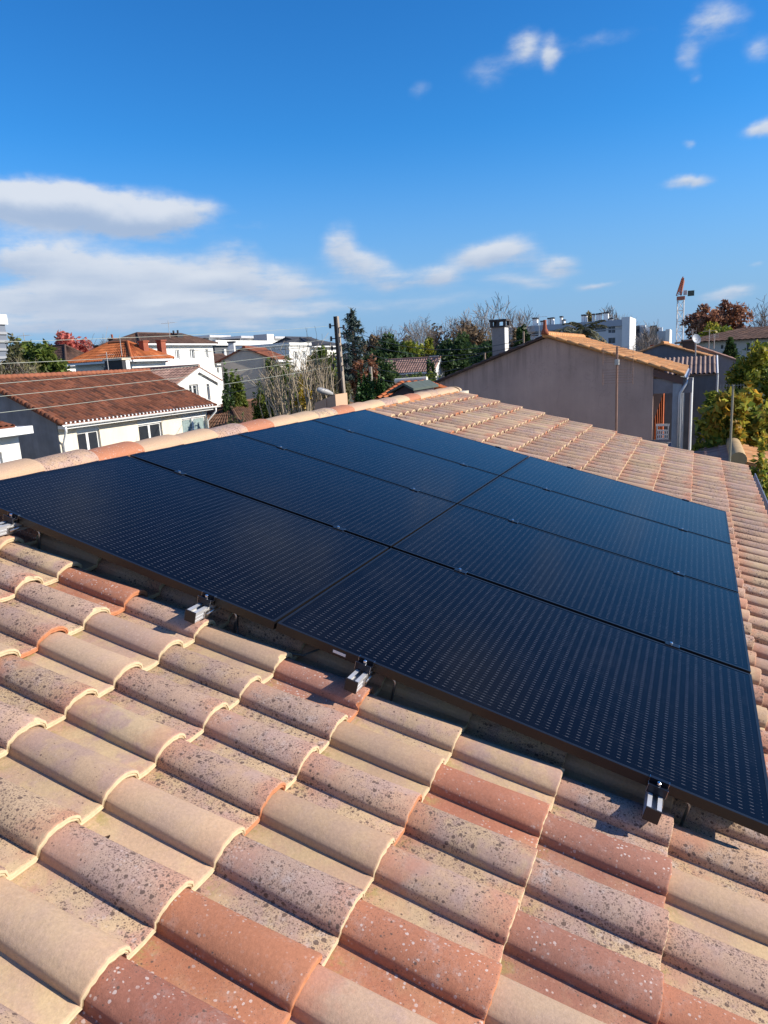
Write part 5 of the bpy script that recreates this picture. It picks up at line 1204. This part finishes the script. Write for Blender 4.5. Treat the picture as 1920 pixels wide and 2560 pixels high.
RED = [(.34, .07, .05), (.55, .14, .11), (.62, .24, .17)]; RBR = [(.20, .085, .05), (.34, .15, .085), (.42, .22, .12)]; OLIVE = [(.08, .08, .035), (.15, .14, .06), (.22, .20, .08)]; TANL = [(.13, .085, .05), (.22, .15, .09), (.28, .20, .11)]
# left
leafy('tree', 'green bushy tree with yellowish tips rising left of the red tree', 78, 880, 47, 62, 34, GREEN, 4200, .17, 30)
leafy('tree', 'olive-brown scrubby tree behind the brown ridge at the left edge', 22, 900, 44, 55, 34, OLIVE, 2600, .14, 26)
leafy('tree', 'dark green tree with yellow patches between scrubby tree and small white house', 128, 905, 46, 46, 30, GREEN, 3200, .16, 26)
bare('tree', 'bare branching shrub in front of the olive tree at the left', 40, 890, 40, 60, depth=3, seed=4, m=PALEB, r=.09)
leafy('red_tree', 'bright red autumn tree standing against the sky at the left', 166, 862, 84, 52, 38, RED, 5200, .24, 26, shell=.3)
leafy('red_tree', 'lower reddish tree right of the bright red tree', 216, 872, 86, 42, 28, RED, 3400, .24, 22, shell=.3)
bare('tree', 'small bare grey tree between the red trees and the chimneys', 262, 845, 80, 30, depth=3, seed=9, r=.10)
# middle, by the beige gable
leafy('shrub', 'dark green shrub at the right of the pediment house', 566, 966, 40, 15, 24, DKGREEN, 1500, .12, 18, cat='shrub')
leafy('shrub', 'taller yellow-green shrub against the beige gable', 590, 950, 41, 20, 34, GREEN, 2000, .13, 20, cat='shrub')
leafy('shrub', 'round green bush left of the many-stemmed shrub', 655, 968, 36, 30, 32, GREEN, 2200, .12, 22, cat='shrub')
leafy('tree', 'green tree in front of the white box house', 700, 925, 44, 38, 28, GREEN, 2200, .15, 26)
leafy('tree', 'green-yellow tree behind the bare stems left of the pole', 800, 900, 46, 40, 45, GREEN, 3000, .15, 26)
leafy('shrub', 'ivy-dark shrub at the right end of the white house with brown roof', 600, 1056, 24, 34, 24, OLIVE, 2400, .09, 22, cat='shrub')
leafy('tree', 'green bush behind the fanning bare stems', 735, 960, 36, 62, 46, GREEN, 3600, .13, 34)
def stems():
    root_p = at(735, 1035, 29); root = thing('shrub', 'large bare shrub with many pale fanning stems left of the pole', 'shrub', (root_p[0], root_p[1], 0)); g = np.random.default_rng(5)
    mb = MB()
    for i in range(85):
        tx = 650 + 185 * g.random(); bx = 705 + (tx - 650) * .62 + 12 * g.normal(); D = 29 + 3.0 * g.random()
        ty = 892 + 34 * abs(tx - 770) / 100 + 60 * g.random() ** 2
        b0 = at(bx, 1060, D); b0[2] = max(0, b0[2] - 1.5); t = at(tx, ty, D + g.normal() * .5); mid = (b0 + t) / 2 + g.normal(size=3) * .12 + np.array([0, 0, .35])
        mb.tube([b0, b0 * .6 + mid * .4 + g.normal(size=3) * .05, mid, mid * .45 + t * .55 + g.normal(size=3) * .07, t], [.040, .036, .029, .021, .011], 5, False)
        for j in range(2): s = mid + (t - mid) * g.random(); branches(mb, s, (t - mid) / np.linalg.norm(t - mid) + g.normal(size=3) * .4, .5 + .5 * g.random(), .012, 1, g, .4, 2, .1, 2, .007)
    mb.build('stems', PALEB, root)
    c = at(757, 990, 29.5); V, F, T = leaves(c, (.5, .32, .75), 420, .07, 12, .5, 3); mesh_np('leaves', V, F, T, leaf_mat('leaf_yellow', [(.40, .26, .02), (.50, .36, .03)]), root)
stems()
leafy('tree', 'brown-green scrub tree behind the stems and the pole', 815, 965, 36, 60, 55, OLIVE, 3200, .13, 30)
# conifer with drooping branches
def conifer():
    D = 58; top = at(877, 769, D); root = thing('conifer', 'sparse blue-green conifer with drooping branches behind the pole', 'tree', (top[0], top[1], 0)); g = np.random.default_rng(11)
    MB().tube([(top[0], top[1], 0), (top[0], top[1], top[2])], [.35, .04], 8).build('trunk', BARK, root)
    V, F, T = [], [], []; n0 = 0; H_ = top[2]; zmin = H_ - 5.6
    mb = MB()
    for i in range(95):
        s = (i + g.random()) / 95; z = H_ - .15 - (H_ - zmin) * s ** .95; L = .22 + 1.75 * s ** .8 * (.75 + .4 * g.random()); a = g.random() * 6.283
        d = np.array([math.cos(a), math.sin(a), 0]); p = np.array([top[0], top[1], z]); pts = [p, p + d * L * .4 + (0, 0, .12 * L), p + d * L * .8 + (0, 0, .02 * L), p + d * L + (0, 0, .16 * L)]
        mb.tube(pts, [.03, .022, .016, .008], 4, False)
        for t in np.linspace(.15, 1, int(8 + 10 * L)):
            k = min(int(t * 3), 2); q = pts[k] + (pts[k + 1] - pts[k]) * (t * 3 - k)
            for _ in range(3):
                e = g.normal(size=3) * .09; e[2] -= .10; w_ = np.cross(e, g.normal(size=3)); w_ = w_ / np.linalg.norm(w_) * .035
                V += [q - w_, q + w_, q + w_ * .3 + e * 1.7, q - w_ * .3 + e * 1.7]; F.append((n0, n0 + 1, n0 + 2, n0 + 3)); n0 += 4; T += [(g.random(), g.random(), 0)] * 4
    mb.build('branches', BARK, root); mesh_np('crown', np.array(V), np.array(F), np.array(T), leaf_mat('needle_blue_green', [(.025, .045, .035), (.05, .08, .06), (.075, .10, .08)], .1), root)
conifer()
# cypress hedge beyond the ridge
for k, (px, pt_, hw, lab) in enumerate(((896, 930, 13, 'tall dark cypress at the left end of the cypress row'), (912, 936, 14, 'second cypress of the row, dark and full'), (928, 932, 13, 'middle cypress of the row with a pale grey stem'), (944, 940, 12, 'fourth cypress of the row, lighter green'), (959, 950, 11, 'shortest cypress at the right end of the cypress row'))):
    D = 27; t = at(px, pt_, D); kk = D / FPX * 1.05; hz = t[2] / 2; c = np.array([t[0], t[1], hz])
    root = thing('cypress', lab, 'cypress', (t[0], t[1], 0), 'row of cypresses beyond the ridge'); MB().tube([(t[0], t[1], 0), (t[0], t[1], t[2] * .8)], .07, 6).build('trunk', BARK, root)
    V, F, T = leaves((t[0], t[1], t[2] - 1.55), (hw * kk * 1.25, hw * kk * 1.25, 1.65), 3200, .07, 44, .42, 50 + k, squeeze=lambda z: np.clip(1.1 - .65 * np.clip(z, 0, 1), .25, 1.1))
    mesh_np('crown', V, F, T, leaf_mat('leaf_cypress', [(.018, .045, .012), (.035, .085, .02), (.07, .135, .03)], .15), root)
MB_p = at(926, 917, 28.5); tag(MB().tube([(MB_p[0], MB_p[1], 0), tuple(MB_p)], .07, 8).build('post', CONC, place=(MB_p[0], MB_p[1], 0)), 'pale post sticking up among the cypresses', 'post')
# park trees in the middle distance
leafy('tree', 'brown-leaved tree to the right of the conifer', 925, 868, 82, 36, 38, TANL, 2200, .25, 24, shell=.3)
leafy('tree', 'dark green spreading tree right of the brown-leaved tree', 985, 880, 76, 60, 34, DKGREEN, 3600, .22, 30)
leafy('tree', 'light green tree lit by the sun above the pink roof', 1030, 872, 84, 42, 28, YEL, 2400, .22, 26)
leafy('tree', 'yellow-orange small tree left of the round dark tree', 1075, 868, 72, 20, 26, YEL, 1200, .2, 18)
leafy('tree', 'dense round dark green tree left of the chimney', 1160, 878, 70, 64, 36, DKGREEN, 6500, .19, 44, shell=.75)
leafy('tree', 'dark evergreen under the chimney of the mauve house', 1222, 880, 64, 40, 36, DKGREEN, 2600, .2, 26)
leafy('tree', 'dark low tree between the cypresses and the pink-roofed house', 940, 905, 62, 50, 30, DKGREEN, 2600, .18, 26)
leafy('tree', 'rusty brown shrub-like tree behind the cypress row', 905, 905, 58, 32, 26, RBR, 1800, .17, 20)
leafy('tree', 'green low garden trees in front of the pink-roofed house', 1045, 945, 46, 62, 18, GREEN, 2400, .13, 26)
for k, (px, pt_, lab) in enumerate(((1071, 893, 'taller of the two thin dark cypresses by the white gable'), (1081, 898, 'shorter of the two thin dark cypresses by the white gable'))):
    t = at(px, pt_, 56); root = thing('cypress', lab, 'cypress', (t[0], t[1], 0), 'pair of thin cypresses'); MB().tube([(t[0], t[1], 0), (t[0], t[1], t[2] * .8)], .06, 6).build('trunk', BARK, root)
    V, F, T = leaves((t[0], t[1], t[2] - 1.3), (.24, .24, 1.4), 1100, .09, 26, .45, 80 + k); mesh_np('crown', V, F, T, leaf_mat('leaf_thin_cypress', DKGREEN, .1), root)
bare('tree', 'tall bare grey tree standing above the park trees', 1050, 797, 92, 40, seed=21, depth=4, r=.2)
bare('tree', 'brownish bare tree left of the chimney', 1160, 790, 96, 50, seed=22, depth=4, r=.24)
bare('tree', 'wide bare tree just left of the chimney top', 1212, 790, 98, 50, seed=23, depth=4, r=.24)
bare('tree', 'pale bare tree right of the chimney', 1300, 782, 104, 40, seed=24, depth=4, r=.22)
bare('tree', 'bare tree with reddish twigs right of the conifer', 965, 822, 96, 40, seed=25, depth=4, r=.2, m=mat('reddish_twigs', (.22, .14, .12), .95))
leafy('tree', 'tan-leaved broad tree left of the chimney', 1175, 832, 92, 60, 26, TANL, 2600, .26, 30, shell=.3)
leafy('tree', 'tan-leaved tree below the bare grey tree', 1100, 845, 98, 50, 26, TANL, 2000, .26, 26, shell=.3)
leafy('tree', 'thin brown tree between the bare tree and the conifer', 1000, 850, 100, 40, 18, OLIVE, 1400, .25, 20, shell=.3)
leafy('conifer', 'dark conifer right of the chimney, below the flats', 1306, 850, 58, 28, 36, DKGREEN, 1800, .19, 26, squeeze=lambda z: np.clip(.75 - .45 * z, .1, 1.2))
leafy('tree', 'brown thin tree between the chimney and the conifer', 1280, 850, 70, 22, 30, TANL, 1100, .2, 18, shell=.3)
leafy('tree', 'tree with yellow and brown leaves rising behind the flats', 1477, 795, 150, 24, 26, [(.10, .08, .03), (.25, .20, .06), (.30, .22, .10)], 1200, .4, 20, shell=.3)
bare('tree', 'faint bare tree right of the flats', 1552, 792, 165, 50, seed=27, depth=4, r=.3)
bare('tree', 'bare brown tree in front of the grey flats', 1620, 835, 110, 40, seed=28, depth=4, r=.16)
def palm(label, px, py, D, seed):
    p = at(px, py, D); root = thing('palm_tree', label, 'palm', (p[0], p[1], 0)); g = np.random.default_rng(seed)
    MB().tube([(p[0], p[1], 0), (p[0], p[1], p[2] - .1)], [.22, .16], 8).build('trunk', BARK, root); V, F, T = [], [], []; n0 = 0
    for i in range(26):
        a = 6.283 * g.random(); e = -.1 + 1.1 * g.random(); L = 1.9; q = p.copy(); d = np.array([math.cos(a) * math.cos(e), math.sin(a) * math.cos(e), math.sin(e)]); side = np.cross(d, (0, 0, 1)); side /= np.linalg.norm(side)
        for k in range(9):
            q2_ = q + d * L / 9; d = d + np.array([0, 0, -.16]); d /= np.linalg.norm(d); ll = .42 * math.sin(math.pi * (k + .8) / 10)
            for s in (1, -1):
                V += [q, q2_, q2_ + side * s * ll - np.array([0, 0, .12]), q + side * s * ll * .9 + d * .1 - np.array([0, 0, .12])]; F.append((n0, n0 + 1, n0 + 2, n0 + 3)); n0 += 4; T += [(g.random(), g.random(), 0)] * 4
            q = q2_
    mesh_np('fronds', np.array(V), np.array(F), np.array(T), leaf_mat('leaf_palm', [(.05, .06, .03), (.10, .10, .05), (.16, .14, .08)], .15), root)
palm('palm tree behind the sandy roof with drooping dusty fronds', 1462, 834, 52, 3); palm('smaller palm tree right of the dusty palm behind the sandy roof', 1436, 836, 54, 4)
leafy('tree', 'big domed red-brown autumn tree beside the crane', 1791, 806, 105, 72, 42, RBR, 9000, .28, 70, shell=.55, fill=.38)
leafy('tree', 'yellow-green tree at the foot of the red-brown tree', 1800, 818, 95, 40, 16, YEL, 1400, .26, 20, shell=.3)
bare('tree', 'faint bare tree at the right edge above the brown roof', 1915, 795, 110, 30, seed=31, depth=4, r=.18)
# right garden
leafy('conifer', 'dark green fir in front of the long cream building', 1823, 884, 52, 22, 34, DKGREEN, 2000, .17, 26, squeeze=lambda z: np.clip(.75 - .5 * z, .08, 1.2))
leafy('shrub', 'dark green bush right of the fir', 1872, 900, 44, 40, 30, DKGREEN, 2600, .14, 26, cat='shrub')
leafy('tree', 'bright yellow-green tree at the right edge', 1895, 925, 34, 52, 50, YEL, 4200, .13, 36)
leafy('shrub', 'grey-green bush between the yellow trees', 1880, 985, 30, 48, 40, [(.06, .075, .035), (.10, .12, .05), (.15, .15, .06)], 3200, .09, 30, cat='shrub')
leafy('persimmon_tree', 'broad tree with large green, yellow and orange leaves behind the eave', 1830, 1050, 21, 74, 80, ORY, 7500, .125, 70, shell=.35, fill=.5, trans=.5)
leafy('shrub', 'dark hedge behind the yellowing tree at the right edge', 1900, 1050, 27, 40, 50, DKGREEN, 3000, .10, 30, cat='shrub')
leafy('shrub', 'yellow-green shrub below the garden shed at the right edge', 1925, 1270, 14, 45, 60, YEL, 2600, .06, 30, cat='shrub')
leafy('shrub', 'low green shrub at the foot of the porch', 1745, 1125, 21, 18, 20, GREEN, 1400, .08, 18, cat='shrub')
leafy('shrub', 'tall yellow leafy shrub leaning over the garden shed', 1905, 1120, 16, 26, 40, ORY, 900, .08, 16, cat='shrub')
def far_wood():
    V, F, T = [], [], []; n0 = 0; g = np.random.default_rng(77)
    for i in range(260):
        a = R(-22 + 90 * g.random()); D = 230 + 120 * g.random(); c = CAM + np.array([math.cos(a) * D, math.sin(a) * D, 0]); h = 5.5 + 4.5 * g.random(); c[2] = h * .5
        v, f, t = leaves(c, (5, 5, h * .55), 130, .75, 12, .5, 1000 + i); V.append(v); F.append(f + n0); T.append(t); n0 += len(v)
    root = None; V = np.concatenate(V); F = np.concatenate(F); T = np.concatenate(T)
    me = bpy.data.meshes.new('distant_wood'); me.from_pydata(V.tolist(), [], F.tolist()); me.materials.append(leaf_mat('leaf_far', [(.06, .075, .05), (.11, .11, .075), (.16, .13, .09)]))
    o = bpy.data.objects.new('distant_wood', me); COL.objects.link(o); color_attr(o, 'tint', T); tag(o, 'distant wooded skyline of brownish and green trees behind the houses', 'wood', kind='stuff')
far_wood()
